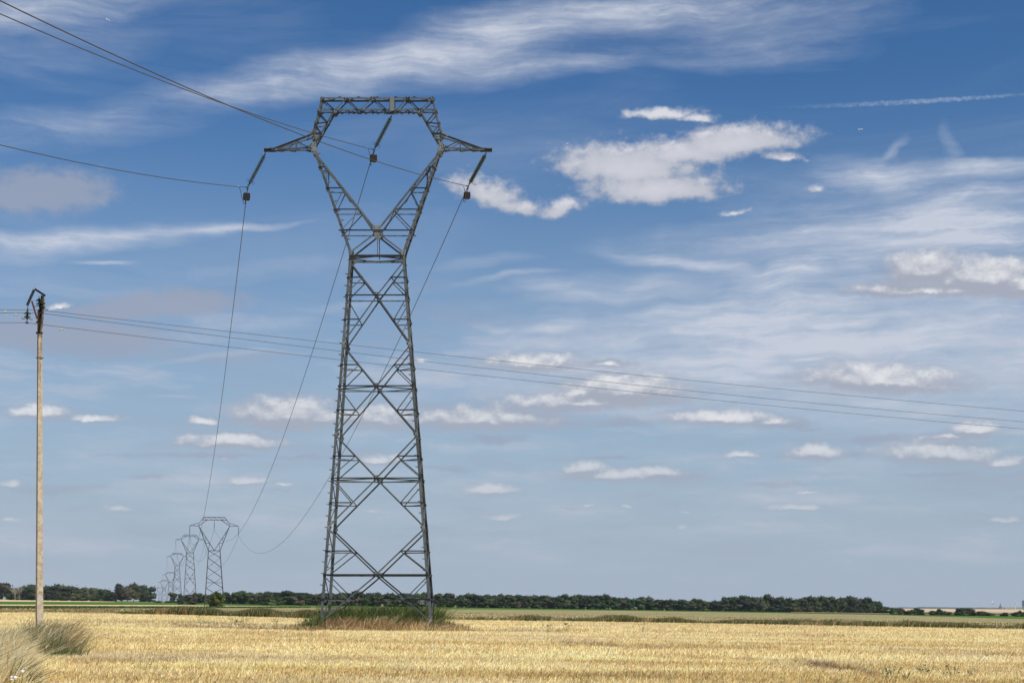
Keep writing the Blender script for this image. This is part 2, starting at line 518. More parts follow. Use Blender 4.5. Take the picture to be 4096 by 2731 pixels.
def leafy(name, gain=1.0, trans=.35, rough=.7, vary=False):
    """colour comes from the tint of each blade or leaf"""
    m, g, b = new_mat(name)
    a = g.node('ShaderNodeAttribute', attribute_name='tint').outputs[0]
    col = g.mix(1.0, a, (gain, gain, gain, 1), 'MULTIPLY')
    if vary:
        rnd = g.node('ShaderNodeObjectInfo').outputs['Random']
        k = g.ramp(rnd, 0, 1, .5, 1.7, False)
        k2 = g.ramp(g.m('FRACT', g.m('MULTIPLY', rnd, 7.3)), 0, 1, .85, 1.2, False)
        col = g.mix(1.0, col, g.node('ShaderNodeCombineColor', {0: g.m('MULTIPLY', k, k2), 1: k, 2: k}).outputs[0], 'MULTIPLY')
    g.put(b, 'Base Color', col)
    b.inputs['Roughness'].default_value = rough
    b.inputs['Specular IOR Level'].default_value = .25
    tr = g.node('ShaderNodeBsdfTranslucent', {0: col})
    mx = g.node('ShaderNodeMixShader', {0: trans, 1: b.outputs[0], 2: tr.outputs[0]})
    g.l.new(mx.outputs[0], m.node_tree.nodes['Material Output'].inputs[0])
    return m


M_STEEL = steel('galvanised_steel', (.058, .068, .074), (.100, .113, .120), rough=.85, rust=.12)
M_PLATE = steel('plate_steel', (.125, .14, .143), (.175, .192, .196), rust=.08, scale=1.2, rough=.85)
M_FAR = steel('far_steel', (.035, .035, .038), (.06, .06, .065), rust=.1)
M_WIRE = plain('aluminium_wire', (.06, .053, .05), .6, .2)
M_FARWIRE = plain('far_wire', (.04, .04, .04), .7, .1)
M_DARK = plain('dark_hardware', (.045, .04, .035), .5, .4)
M_RUSTBLK = plain('rusty_cast_iron', (.012, .008, .006), .9, .0, .4, 20)
M_BLACK = plain('black_painted_steel', (.010, .009, .008), .75, .0, .4)
M_RUST = plain('rusty_brown_steel', (.17, .06, .026), .8, 0, .35)
M_CLIP = plain('pale_clip', (.5, .47, .42), .6)
M_WHITE = plain('white_shell', (.78, .78, .78), .4)
M_BIRDD = plain('dark_feathers', (.03, .03, .035), .7)


def glass_green():
    m, g, b = new_mat('green_glass')
    b.inputs['Base Color'].default_value = (.006, .022, .014, 1)
    b.inputs['Roughness'].default_value = .3
    b.inputs['Specular IOR Level'].default_value = .25
    return m


def glass_clear():
    m, g, b = new_mat('clear_glass')
    b.inputs['Base Color'].default_value = (.8, .95, .97, 1)
    b.inputs['Roughness'].default_value = .05
    b.inputs['Transmission Weight'].default_value = 1.0
    b.inputs['IOR'].default_value = 1.08
    return m


M_GLASS, M_CLEAR = glass_green(), glass_clear()


def concrete():
    m, g, b = new_mat('weathered_concrete')
    P = pos(g)
    n = g.noise(P, 7, 8, .7)
    col = g.mix(g.ramp(n, .3, .7), (.29, .235, .165, 1), (.50, .425, .31, 1))
    col = g.mix(g.ramp(g.noise(P, 26, 5, .8), .58, .74, 0, .7), col, (.18, .15, .11, 1))
    col = g.mix(g.ramp(g.noise(g.v('ADD', P, (9, 3, 1)), 38, 4, .8), .66, .75, 0, .8), col, (.74, .70, .60, 1))
    z = g.node('ShaderNodeSeparateXYZ', {0: P}).outputs[2]
    stain = g.m('MULTIPLY', g.ramp(z, 8.6, 11.4), g.ramp(g.noise(g.v('MULTIPLY', P, (9, 9, .9)), 1.0, 5, .6), .38, .62))
    col = g.mix(stain, col, (.16, .085, .035, 1))
    g.put(b, 'Base Color', col)
    b.inputs['Roughness'].default_value = .92
    g.put(b, 'Normal', g.node('ShaderNodeBump', {'Strength': .5, 'Distance': .02, 'Height': g.noise(P, 30, 5, .7)}).outputs[0])
    return m


M_CONC = concrete()


def field_mat(name, ca, cb, cc, sc=(.15, .9), patches=(), fine=3.0):
    """a field: long faint bands, blotches and fine grain"""
    m, g, b = new_mat(name)
    P = pos(g)
    band = g.noise(g.v('MULTIPLY', P, (sc[0], sc[1], 1)), .35, 6, .6)
    blot = g.noise(P, fine, 8, .75)
    grain = g.noise(g.v('MULTIPLY', P, (3.5, 1, 1)), 9, 4, .8)
    col = g.mix(g.ramp(band, .3, .7), (*ca, 1), (*cb, 1))
    col = g.mix(g.m('MULTIPLY', g.ramp(blot, .48, .72), .8), col, (*cc, 1))
    col = g.mix(g.ramp(grain, .35, .62, .45, 0), col, (cc[0] * .6, cc[1] * .6, cc[2] * .6, 1))
    for (x, y, rx, ry, rot, w, c) in patches:
        r = g.v('LENGTH', g.place(g.v('MULTIPLY', P, (1, 1, 0)), x, y, rx, ry, rot))
        f = g.m('ADD', r, g.m('MULTIPLY', g.m('SUBTRACT', g.noise(P, .8, 5, .7), .5), 1.6))
        col = g.mix(g.ramp(f, 1.1, .4, 0, w), col, (*c, 1))
    g.put(b, 'Base Color', col)
    b.inputs['Roughness'].default_value = .95
    b.inputs['Specular IOR Level'].default_value = .1
    g.put(b, 'Normal', g.node('ShaderNodeBump', {'Strength': .6, 'Distance': .05, 'Height': g.m('ADD', blot, grain)}).outputs[0])
    return m


# bare, brown streaks in the stubble: photo x0,y0 -> x1,y1, half depth in pixels, strength
STREAKS = [(700, 2502, 1240, 2524, 7, .95), (330, 2491, 700, 2500, 4, .6), (1830, 2528, 2400, 2524, 5, .5), (3180, 2650, 3480, 2700, 10, .9),
           (2520, 2596, 3100, 2592, 7, .5), (2600, 2526, 3350, 2545, 5, .4), (2280, 2574, 2440, 2582, 7, .8), (300, 2660, 700, 2650, 14, .55),
           (2500, 2628, 3000, 2640, 10, .45), (900, 2533, 1300, 2545, 6, .4), (3300, 2672, 3450, 2694, 8, .7), (2050, 2720, 3300, 2700, 10, .4),
           (3560, 2600, 4096, 2625, 8, .35), (1500, 2600, 2100, 2612, 8, .35)]


def streak_dark(X, Y):
    """0..1 brownness of the stubble at ground points"""
    px = HALF + F * X / Y
    py = YH + F * (EYE - gz(X, Y)) / Y
    out = np.zeros_like(X)
    wob = (vnoise(X, Y, 1.3, 5) - .5) * 14 + (vnoise(X, Y, .5, 6) - .5) * 8
    for (x0, y0, x1, y1, h, w) in STREAKS:
        t = np.clip((px - x0) / (x1 - x0), -.1, 1.1)
        d = np.abs(py + wob - (y0 + (y1 - y0) * t)) / h
        e = np.clip(1.0 - np.maximum(x0 - px, px - x1) / 60, 0, 1)
        out = np.maximum(out, np.clip(1.5 - d, 0, 1) * w * e)
    return out


patch_list = []
for (x0, y0, x1, y1, h, w) in STREAKS:
    a, b = ground_at(x0, y0), ground_at(x1, y1)
    cx, cy = (a[0] + b[0]) / 2, (a[1] + b[1]) / 2
    L = math.hypot(b[0] - a[0], b[1] - a[1]) / 2
    rot = math.degrees(math.atan2(b[1] - a[1], b[0] - a[0]))
    dep = abs(ground_at((x0 + x1) / 2, (y0 + y1) / 2 - h)[1] - ground_at((x0 + x1) / 2, (y0 + y1) / 2 + h)[1]) / 2
    patch_list.append((cx, cy, L + 1, dep, rot, w * .9, (.17, .10, .05)))

M_STUB = field_mat('stubble_ground', (.72, .53, .27), (.84, .65, .37), (.48, .33, .15), patches=patch_list)
M_MOTTLE = field_mat('regrowing_stubble', (.50, .39, .20), (.26, .23, .10), (.10, .125, .035), sc=(.05, .35), fine=1.2)
M_PALE = field_mat('pale_ripe_field', (.66, .50, .27), (.72, .56, .32), (.58, .43, .22), sc=(.02, .1), fine=.3)
M_CROP = field_mat('green_crop', (.06, .15, .012), (.08, .19, .016), (.045, .115, .010), sc=(.02, .15), fine=.5)
M_PLAIN = field_mat('far_plain', (.30, .25, .13), (.20, .19, .09), (.16, .15, .07), sc=(.004, .02), fine=.05)
M_TAN = field_mat('far_tan_field', (.62, .46, .27), (.66, .49, .29), (.55, .40, .22), sc=(.002, .02), fine=.02)
M_BROWN = field_mat('far_brown_field', (.26, .20, .14), (.30, .23, .16), (.22, .17, .11), sc=(.002, .02), fine=.02)

# ------------------------------------------------------------------ ground
ys = np.concatenate([np.arange(-60, 200, 10), np.arange(200, 1000, 25), np.arange(1000, 4000, 100), np.arange(4000, 16001, 500)]).astype(float)
xs = np.concatenate([-np.arange(9000, 1000, -500), np.arange(-1000, 1001, 50), np.arange(1200, 3000, 100), np.arange(3000, 9001, 500)]).astype(float)
XX, YY = np.meshgrid(xs, ys)
ZZ = gz(XX, YY) - .06
co = np.stack([XX.ravel(), YY.ravel(), ZZ.ravel()], 1)
nx = len(xs)
ii = (np.arange(len(ys) - 1)[:, None] * nx + np.arange(nx - 1)[None, :]).ravel()
quads = np.stack([ii, ii + 1, ii + nx + 1, ii + nx], 1)
me = np_mesh('ground', co, quads)
tag(mesh_obj('ground', me, M_PLAIN), kind='structure')


def strip(name, near, far, mat, lift, x0=-400, x1=4500, ymax=1400, kind='structure', label=None):
    """a field between two lines given in photo pixels, laid on the ground"""
    cols = np.linspace(x0, x1, 60)
    rows = 14
    co = []
    for px in cols:
        Y0 = ground_at(px, interp(near, px))[1] if not callable(near) else near(px)
        Y1 = ground_at(px, interp(far, px))[1] if not callable(far) else far(px)
        Y1 = min(Y1, ymax); Y0 = min(Y0, Y1 - .1)
        for t in np.linspace(0, 1, rows):
            Y = Y0 * (Y1 / Y0) ** t
            X = (px - HALF) / F * Y
            co.append((X, Y, gzf(X, Y) + lift))
    co = np.array(co)
    a = (np.arange(59)[:, None] * rows + np.arange(rows - 1)[None, :]).ravel()
    q = np.stack([a, a + rows, a + rows + 1, a + 1], 1)
    return tag(mesh_obj(name, np_mesh(name, co, q), mat), label=label, kind=kind)


E1 = [(-400, 2447), (0, 2451), (450, 2450), (460, 2457), (700, 2461), (1200, 2475), (1760, 2481), (2500, 2490), (3300, 2504), (4096, 2518), (4500, 2525)]
E2 = [(-400, 2427), (0, 2430), (700, 2429), (1240, 2428), (1700, 2434), (2500, 2441), (3500, 2457), (4096, 2474), (4500, 2482)]
E3 = [(-400, 2414), (0, 2416.5), (700, 2418), (1240, 2423), (1700, 2429), (2500, 2434), (3500, 2451), (4096, 2466), (4500, 2474)]
strip('stubble_field', lambda px: 4.0, E1, M_STUB, -.03, x0=-1200, x1=5300)
# ground right round and behind the viewer is the same field
nb = np.array([[-60, -60], [60, -60], [60, 12], [-60, 12]], float)
me = np_mesh('near_field', np.column_stack([nb, gz(nb[:, 0], nb[:, 1]) - .045]), np.array([[0, 1, 2, 3]]))
tag(mesh_obj('near_field', me, M_STUB), kind='structure')
strip('regrowth_field', E1, E2, M_MOTTLE, -.02)
strip('pale_field', [(x, y + 0.0) for x, y in E2], [(-400, 2413.5), (0, 2416), (700, 2418.5), (1240, 2425.5), (1300, 2427)], M_PALE, .0, x1=1300)
strip('green_crop_field', [(-400, 2413.5), (0, 2416), (700, 2418.5), (1240, 2425.5)], [(-400, 2399), (0, 2403.5), (460, 2406), (700, 2409), (1240, 2416)], M_CROP, .02, x1=1240)
strip('green_crop_field', [(1240, 2428), (1700, 2434), (2500, 2441), (3500, 2457), (4096, 2474), (4500, 2482)], [(1240, 2423), (1700, 2427), (2500, 2432), (3500, 2449), (4096, 2465), (4500, 2473)], M_CROP, .03, x0=1240)
strip('pale_far_field', [(-400, 2400), (0, 2404.5), (460, 2406.5)], [(-400, 2392), (0, 2395.5), (460, 2402)], M_PALE, .04, x0=-400, x1=460, ymax=1500)


def far_strip(name, X0, X1, Y0, Y1, mat, lift):
    ny, nx = 24, 30
    co = np.array([(X, Y, gzf(X, Y) + lift) for Y in np.linspace(Y0, Y1, ny) for X in np.linspace(X0 * Y / Y1, X1 * Y / Y1, nx)])
    a = (np.arange(ny - 1)[:, None] * nx + np.arange(nx - 1)[None, :]).ravel()
    q = np.stack([a, a + 1, a + nx + 1, a + nx], 1)
    return tag(mesh_obj(name, np_mesh(name, co, q), mat), kind='structure')


far_strip('far_tan_field', 620, 2600, 2300, 4200, M_TAN, .9)
far_strip('far_brown_field', 330, 1700, 1250, 2295, M_BROWN, .9)
far_strip('far_green_field', 240, 700, 1040, 1248, M_CROP, .5)
far_strip('far_tan_field', 200, 600, 900, 1035, M_TAN, .3)


# ------------------------------------------------------------------ grass, stubble, weeds
def blades(name, X, Y, h, w, lean, col, mat, parent=None, segs=1, label=None, cat=None, curl=.0, z0=-.03, kind='stuff', zadd=None):
    """one flat tapering blade per point; lean = (n,2) horizontal travel of the tip"""
    n = len(X)
    Z = gz(X, Y) + z0
    if zadd is not None: Z = Z + zadd
    ang_ = rng.uniform(-.9, .9, n)
    wx, wy = np.cos(ang_) * w / 2, np.sin(ang_) * w / 2
    rows = []
    for k in range(segs + 1):
        t = k / segs
        tw = 1.0 - .75 * t if segs > 1 else 1.0 - .55 * t
        bend = t ** (1 + curl)
        cx, cy, cz = X + lean[:, 0] * bend, Y + lean[:, 1] * bend, Z + h * (t - curl * .22 * t * t)
        rows.append(np.stack([cx - wx * tw, cy - wy * tw, cz], 1))
        rows.append(np.stack([cx + wx * tw, cy + wy * tw, cz], 1))
    co = np.stack(rows, 1).reshape(-1, 3)
    per = 2 * (segs + 1)
    base = np.arange(n)[:, None] * per
    q = np.concatenate([base + np.array([2 * k, 2 * k + 1, 2 * k + 3, 2 * k + 2])[None, :] for k in range(segs)], 0)
    tint = np.repeat(col, per, 0)
    me = np_mesh(name, co, q, tint)
    return tag(mesh_obj(name, me, mat, parent), label, cat, kind=kind)


def palette(n, cols, weights, jit=.18):
    cols = np.array(cols); weights = np.array(weights, float) / sum(weights)
    c = cols[rng.choice(len(cols), n, p=weights)]
    return np.clip(c * (1 + rng.normal(0, jit, (n, 1))), .005, 1)


M_STALK = leafy('straw_stalks', trans=.3)
M_GRASS = leafy('grass_blades', trans=.55)
M_WEED = leafy('weed_leaves', trans=.3)

STRAW = [(.96, .77, .39), (.91, .69, .31), (.97, .84, .52), (.78, .54, .23), (.48, .30, .12)]


def edgeY(px): return ground_at(px, interp(E1, px))[1]


def stub_zone(Y0, Y1, dens, h, w, name):
    u0, u1 = -.372, .372
    area = (Y1 ** 2 - Y0 ** 2) / 2 * (u1 - u0)
    n = int(area * dens)
    Y = np.sqrt(rng.uniform(Y0 ** 2, Y1 ** 2, n))
    X = Y * rng.uniform(u0, u1, n)
    # drilled rows, running away to the right
    ca, sa = math.cos(math.radians(24)), math.sin(math.radians(24))
    r = -X * sa + Y * ca
    rr = np.round(r / .18) * .18
    keep = rng.random(n) < .75
    dr = np.where(keep, (rr - r) * .8, 0)
    X, Y = X - dr * sa, Y + dr * ca
    px = HALF + F * X / Y
    eY = np.interp(px, np.linspace(-200, 4300, 200), [edgeY(p) for p in np.linspace(-200, 4300, 200)])
    ok = Y < eY - .5
    # not inside the rough grass round the pylon
    inner = (np.hypot((X + 7.9) / 4.5, (Y - 84.5) / 8.6) < 1)
    ok &= ~inner
    X, Y = X[ok], Y[ok]
    n = len(X)
    dk = streak_dark(X, Y)
    big = vnoise(X * .35, Y, 4.0, 3) * .6 + vnoise(X * .5, Y, 1.4, 4) * .4
    ok = rng.random(n) < (1 - .55 * dk)
    X, Y, dk, big = X[ok], Y[ok], dk[ok], big[ok]
    n = len(X)
    col = palette(n, STRAW, [4, 4, 3, 2.2, 1.4], .15)
    col = col * (0.84 + .34 * np.clip((big - .3) * 1.9, 0, 1))[:, None]
    brown = np.array([.26, .155, .075])
    col = col * (1 - dk[:, None] * .85) + brown * dk[:, None] * .85
    col = np.clip(col, 0, .92)
    tuft = vnoise(X, Y * .5, .22 * max(1, Y0 / 30), 8) * .6 + vnoise(X, Y * .5, .09 * max(1, Y0 / 30), 9) * .4
    pale = np.clip((vnoise(X * .30, Y, 2.4, 14) * .6 + vnoise(X * .35, Y, .8, 15) * .4 - .56) * 5, 0, 1)
    tan = np.clip((vnoise(X * .16, Y, 3.4, 16) * .6 + vnoise(X * .3, Y, 1.0, 17) * .4 - .55) * 5, 0, 1)
    col = col * (.80 + .55 * tuft)[:, None]
    col = col * (1 - tan[:, None] * .22) * np.array([1, .95, .82]) ** tan[:, None]
    col = col * (1 - pale[:, None] * .5) + np.array([.95, .85, .60]) * (.6 + .5 * tuft)[:, None] * pale[:, None] * .5
    col = np.clip(col, 0, .95)
    hh = h * rng.uniform(.45, 1.15, n) * (.85 + .3 * big)
    lean = np.stack([rng.normal(.25, .35, n), rng.normal(0, .3, n)], 1) * hh[:, None]
    blades(name, X, Y, hh, w * rng.uniform(.6, 1.4, n), lean, col, M_STALK,
           label=None, cat=None)
    return bpy.data.objects[name]


o = stub_zone(18, 42, 340, .155, .020, 'straw_stubble')
tag(o, 'short cut golden straw stalks nearest the bottom of the picture', 'stubble', kind='stuff')
o = stub_zone(42, 78, 95, .16, .028, 'straw_stubble_middle')
o.name = 'wheat_stubble'
tag(o, 'cut golden stubble stalks level with the concrete pole and pylon', 'stubble', kind='stuff')
o = stub_zone(78, 150, 24, .18, .04, 'straw_stubble_far')
o.name = 'distant_stubble'
tag(o, 'far part of the golden stubble reaching the weedy strip', 'stubble', kind='stuff')

# chaff and straw lying flat
n = 42000
Y = np.sqrt(rng.uniform(20 ** 2, 60 ** 2, n)); X = Y * rng.uniform(-.37, .37, n)
a = rng.uniform(0, math.pi, n); L = rng.uniform(.08, .25, n)
blades('loose_straw', X, Y, rng.uniform(.02, .07, n), np.full(n, .012), np.stack([np.cos(a) * L, np.sin(a) * L], 1),
       palette(n, STRAW, [4, 3, 5, 1, .3], .12), M_STALK, label='loose pale straw and chaff lying between the stubble stalks', cat='straw', z0=.0)

# weedy strip along the far edge of the stubble
GREEN = [(.07, .10, .028), (.10, .135, .038), (.045, .07, .02), (.15, .17, .06), (.20, .19, .09)]
DRY = [(.50, .37, .19), (.42, .29, .13), (.60, .47, .27), (.30, .18, .085)]


def weeds(name, n, x0, x1, near_off, depth, hfun, density_seed, label, dry=.25, wd=.05):
    px = rng.uniform(x0, x1, n)
    eY = np.interp(px, np.linspace(-400, 4500, 400), [edgeY(p) for p in np.linspace(-400, 4500, 400)])
    Y = eY + near_off + rng.uniform(0, 1, n) ** 1.6 * depth
    X = (px - HALF) / F * Y
    clump = vnoise(X, Y * .3, 1.6, density_seed) * .5 + vnoise(X, Y * .2, 5, density_seed + 1) * .5
    ok = rng.random(n) < np.clip((clump - .25) * 2.6, .08, 1)
    px, X, Y, clump = px[ok], X[ok], Y[ok], clump[ok]
    n = len(X)
    h = hfun(px, X) * (.35 + .9 * np.clip((clump - .2) * 1.6, 0, 1)) * rng.uniform(.4, 1.15, n)
    isdry = (rng.random(n) < dry + .5 * (vnoise(X, Y, 2.2, density_seed + 7) > .68))
    col = np.where(isdry[:, None], palette(n, DRY, [3, 2, 2, 2]), palette(n, GREEN, [4, 4, 3, 2, 1]))
    lean = np.stack([rng.normal(.28, .22, n), rng.normal(0, .2, n)], 1) * h[:, None]
    blades(name, X, Y, h, wd * rng.uniform(.5, 1.5, n), lean, col, M_WEED, segs=2, label=label, cat='weeds', curl=.5)


weeds('field_margin_weeds', 36000, 460, 1330, 0, 7, lambda px, X: np.interp(px, [460, 500, 640, 760, 830, 900, 1010, 1150, 1330], [.4, .75, .75, .85, .85, .5, .95, .85, .95]), 21,
      'tall dark green weeds behind the stubble left of the tall pylon', .2)
weeds('field_margin_grass', 66000, 1330, 4300, 0, 5, lambda px, X: np.interp(px, [1330, 1800, 2300, 3000, 3450, 3800, 4300], [1.0, .85, .70, .60, .85, .75, .9]), 31,
      'strip of low green weeds and brown docks right of the pylon', .25)
weeds('field_margin_docks', 12000, -300, 470, 0, 14, lambda px, X: np.interp(px, [-300, 470], [.35, .5]), 41, 'brown and olive weeds behind the concrete pole', .6)

# taller stuff standing about in the mottled field
n = 52000
px = rng.uniform(-300, 4350, n)
t = rng.uniform(0, 1, n) ** 1.2
Yn = np.interp(px, np.linspace(-400, 4500, 300), [edgeY(p) for p in np.linspace(-400, 4500, 300)]) + 4
Yf = np.interp(px, np.linspace(-400, 4500, 300), [ground_at(p, interp(E2, p))[1] for p in np.linspace(-400, 4500, 300)])
Y = 1 / ((1 - t) / Yn + t / Yf)
X = (px - HALF) / F * Y
band = vnoise(X * .12, Y, 11, 55) * .6 + vnoise(X * .4, Y, 4, 56) * .4
ok = rng.random(n) < np.clip((band - .25) * 2.2, .1, 1)
X, Y, band = X[ok], Y[ok], band[ok]; n = len(X)
h = (.16 + .22 * band) * rng.uniform(.4, 1.5, n) * np.clip(1.25 - Y / 260, .12, 1)
g_ = vnoise(X * .15, Y, 14, 57) > .5
col = np.where((g_ & (rng.random(n) < .75))[:, None], palette(n, GREEN, [2, 3, 1, 4, 4]), palette(n, STRAW + [(.35, .30, .15)], [1, 2, 1, 2, 2, 4]) * .8)
blades('regrowth_grass', X, Y, h, .10 * rng.uniform(.5, 1.5, n) * np.clip(Y / 170, 1, 3), np.stack([rng.normal(.3, .3, n), rng.normal(0, .2, n)], 1) * h[:, None],
       col, M_WEED, label='straw and green regrowth mottling the strip field beyond the weeds', cat='regrowth')

n = 9000
px = rng.uniform(-300, 1240, n)
Yb_ = np.array([ground_at(p, interp(E2, p) + 1.5)[1] for p in px])
X = (px - HALF) / F * Yb_
blades('green_verge', X, Yb_ + rng.uniform(-4, 0, n), rng.uniform(.15, .45, n), rng.uniform(.1, .3, n), rng.normal(.05, .1, (n, 2)), palette(n, GREEN, [4, 4, 3, 1, .5]), M_WEED,
       label='thin dark green verge before the pale field on the left', cat='verge')

# rough grass under the pylon, clump by clump
parts = []
for k in range(330):
    th, rr = rng.uniform(0, 2 * math.pi), math.sqrt(rng.random())
    cx, cy = -7.9 + rr * math.cos(th) * 4.55, 84.5 + rr * math.sin(th) * 9.2
    if k < 26: cx, cy = rng.uniform(-4.4, -2.9), rng.uniform(77.5, 82)
    t = (cy - 75.3) / 18.4
    pg = np.clip(-.62 + t * 3.1 - .8 * (cx < -11.4) - .6 * (cx > -4.6) + rng.normal(0, .22), 0, 1)
    isg = rng.random() < pg
    m_ = int(rng.uniform(60, 190))
    rad = rng.uniform(.18, .5)
    X = cx + rng.normal(0, rad, m_); Y = cy + rng.normal(0, rad * 1.2, m_)
    edge = np.clip((1.05 - rr) * 3, .3, 1) if k >= 26 else .6
    top = (rng.uniform(.6, 1.8) if isg else rng.uniform(.35, 1.05)) * edge
    h = top * rng.uniform(.25, 1.05, m_)
    cols_ = ([(.09, .14, .03), (.12, .17, .04), (.06, .10, .022), (.17, .21, .06), (.24, .24, .10), (.14, .20, .04)]) if isg else ([DRY + [(.48, .29, .11), (.66, .48, .22)], [(.80, .64, .36), (.70, .52, .27), (.5, .34, .16)], [(.34, .20, .09), (.42, .27, .12), (.22, .13, .06)]][int(rng.choice(3, p=[.45, .42, .13]))])
    col = palette(m_, cols_, [1] * len(cols_), .22)
    ln = rng.normal(.28, .16)
    parts.append((X, Y, h, np.stack([rng.normal(ln, .34, m_), rng.normal(-.03, .28, m_)], 1) * h[:, None], col))
X, Y, h, ln, col = [np.concatenate([p[i] for p in parts]) for i in range(5)]
blades('pylon_base_grass', X, Y, h, .042 * rng.uniform(.4, 1.7, len(X)), ln, col, M_GRASS, segs=2,
       label='uncut dark green and rusty brown grass round the feet of the pylon', cat='grass', curl=.6)

# long dry grass in the near left corner, blown to the right
n = 32000
Y = rng.uniform(22, 47, n) ** 1.0
u = rng.uniform(-.40, -.305, n)
px = HALF + F * u
X = u * Y
lim = np.interp(Y, [22, 27, 33, 42, 47], [-.334, -.332, -.333, -.329, -.338]) + (vnoise(X, Y, .8, 71) - .5) * .03
ok = (u < lim)
X, Y, u = X[ok], Y[ok], u[ok]; n = len(X)
h = rng.uniform(.3, 1.0, n) * (.6 + .6 * vnoise(X, Y, 1.2, 72)) * np.clip((np.interp(Y, [22, 47], [-.320, -.325]) - u) * 40, .2, 1) * np.interp(Y, [22, 30, 47], [.9, .95, .95])
gsel = rng.random(n) < np.clip((vnoise(X, Y, .6, 73) - .66) * 3.5 + .07 + .30 * (Y < 25.5), 0, .7)
col = np.where(gsel[:, None], palette(n, GREEN, [2, 3, 1, 4, 5]), palette(n, [(.90, .74, .42), (.96, .86, .56), (.80, .60, .28), (.5, .35, .15)], [4, 5, 2, .8]))
blades('tall_dry_grass', X, Y, h, .016 * rng.uniform(.5, 1.6, n), np.stack([rng.normal(.36, .34, n), rng.normal(0, .3, n)], 1) * h[:, None], col, M_GRASS, segs=3,
       label='long pale dry grass bending right in the lower left corner', cat='grass', curl=1.0)
# ragged tangle at the foot of the concrete pole, clump by clump
parts = []
for k in range(64):
    px_c, py_c = rng.uniform(118, 262), rng.uniform(2535, 2632)
    if px_c > 240 and rng.random() < .4: continue
    cx, cy = ground_at(px_c, py_c)
    m_ = int(rng.uniform(90, 420))
    rad = rng.uniform(.12, .38)
    X = cx + rng.normal(0, rad, m_); Y = cy + rng.normal(0, rad * 1.3, m_)
    top = rng.choice([.35, .55, .75, 1.0], p=[.3, .35, .25, .10])
    h = top * rng.uniform(.2, 1.1, m_)
    kind = rng.choice(3, p=[.30, .54, .16])
    cols_ = [GREEN + [(.20, .24, .10)], DRY + [(.80, .66, .38), (.90, .78, .50)], [(.24, .27, .17), (.30, .31, .18), (.40, .36, .22)]][kind]
    col = palette(m_, cols_, [1] * len(cols_), .25) * 1.25
    ln = rng.normal(.42, .15)
    parts.append((X, Y, h, np.stack([rng.normal(ln, .32, m_), rng.normal(0, .3, m_)], 1) * h[:, None], col))
X, Y, h, ln, col = [np.concatenate([p[i] for p in parts]) for i in range(5)]
blades('pole_foot_weeds', X, Y, h, .017 * rng.uniform(.5, 1.8, len(X)), ln, col, M_GRASS, segs=2,
       label='grey green and straw weeds tangled round the foot of the concrete pole', cat='weeds', curl=.8)
# a few tall stalks standing out of it
n = 60
px_c = rng.uniform(60, 290, n); X = (px_c - HALF) / F * 46; Y = rng.uniform(42, 50, n); X = (px_c - HALF) / F * Y
h = rng.uniform(.7, 1.15, n)
blades('tall_stalks', X, Y, h, np.full(n, .02), np.stack([rng.normal(.45, .3, n), rng.normal(0, .2, n)], 1) * h[:, None], palette(n, DRY + GREEN, [1] * 9), M_GRASS, segs=3,
       label='thin lone stalks sticking out above the weeds by the concrete pole', cat='stalks', curl=.5)


# ------------------------------------------------------------------ small green plants growing in the stubble
def leaf_plant(px, py, size, label, seed):
    r = random.Random(seed)
    X, Y = ground_at(px, py)
    size *= 1.3
    root = empty('weed_plant', (X, Y, gzf(X, Y) - .03), r.uniform(0, 6))
    tag(root, label, 'weed', 'young green weeds in the stubble')
    st = MB()
    lv = MB()
    for k in range(7):
        a = r.uniform(0, 6.28); hh = size * r.uniform(.5, 1.0); o_ = size * r.uniform(.15, .7)
        tip = Vector((math.cos(a) * o_, math.sin(a) * o_, hh))
        st.bar((0, 0, 0), tip, .006, .006)
        for j in range(3):
            b = a + r.uniform(-1.2, 1.2); s = size * r.uniform(.16, .30)
            d = Vector((math.cos(b), math.sin(b), r.uniform(-.2, .5))).normalized()
            sd_ = Vector((-math.sin(b), math.cos(b), 0)) * s * .35
            c0 = tip * r.uniform(.6, 1.0)
            lv.add([c0, c0 + d * s * .5 + sd_, c0 + d * s, c0 + d * s * .5 - sd_], [(0, 1, 2, 3)])
    st.build('stem', M_GLEAF, root)
    lv.build('foliage', M_GLEAF, root)
    return root


M_GLEAF = plain('fresh_green_leaf', (.05, .09, .025), .6, 0, .35, 30)
sprouts = [(3560, 2703, .20, 'small leafy green weed sprouting above the bottom edge, right'), (3525, 2728, .22, 'low green weed cut by the bottom edge of the picture'),
           (3572, 2722, .30, 'broad green weed near the bottom edge, leftmost of the big ones'), (3708, 2712, .30, 'lone tall green weed in the stubble near the bottom edge'),
           (3785, 2712, .18, 'small green weed just left of a taller one'), (3815, 2716, .28, 'upright green weed near the lower right corner'),
           (3885, 2718, .24, 'rightmost thin green weed near the lower right corner'), (3620, 2730, .22, 'green weed on the bottom edge between two taller weeds'),
           (2190, 2527, .5, 'distant dark green weed right of the pylon in the stubble'), (2265, 2526, .6, 'distant pointed green weed farther right of the pylon'),
           (932, 2502, .5, 'green tuft in the stubble left of the pylon, leftmost of three'), (958, 2502, .6, 'low wide green tuft left of the pylon'),
           (978, 2501, .5, 'upright green tuft left of the pylon, rightmost of three'), (1105, 2504, .45, 'small green tuft close to the pylon grass'),
           (2575, 2528, .5, 'dark green tuft alone in the far middle of the stubble'), (795, 2486, .45, 'green tuft far off in the stubble left of the pylon')]
for i, (px, py, s, lb) in enumerate(sprouts):
    leaf_plant(px, py, s, lb, 100 + i)

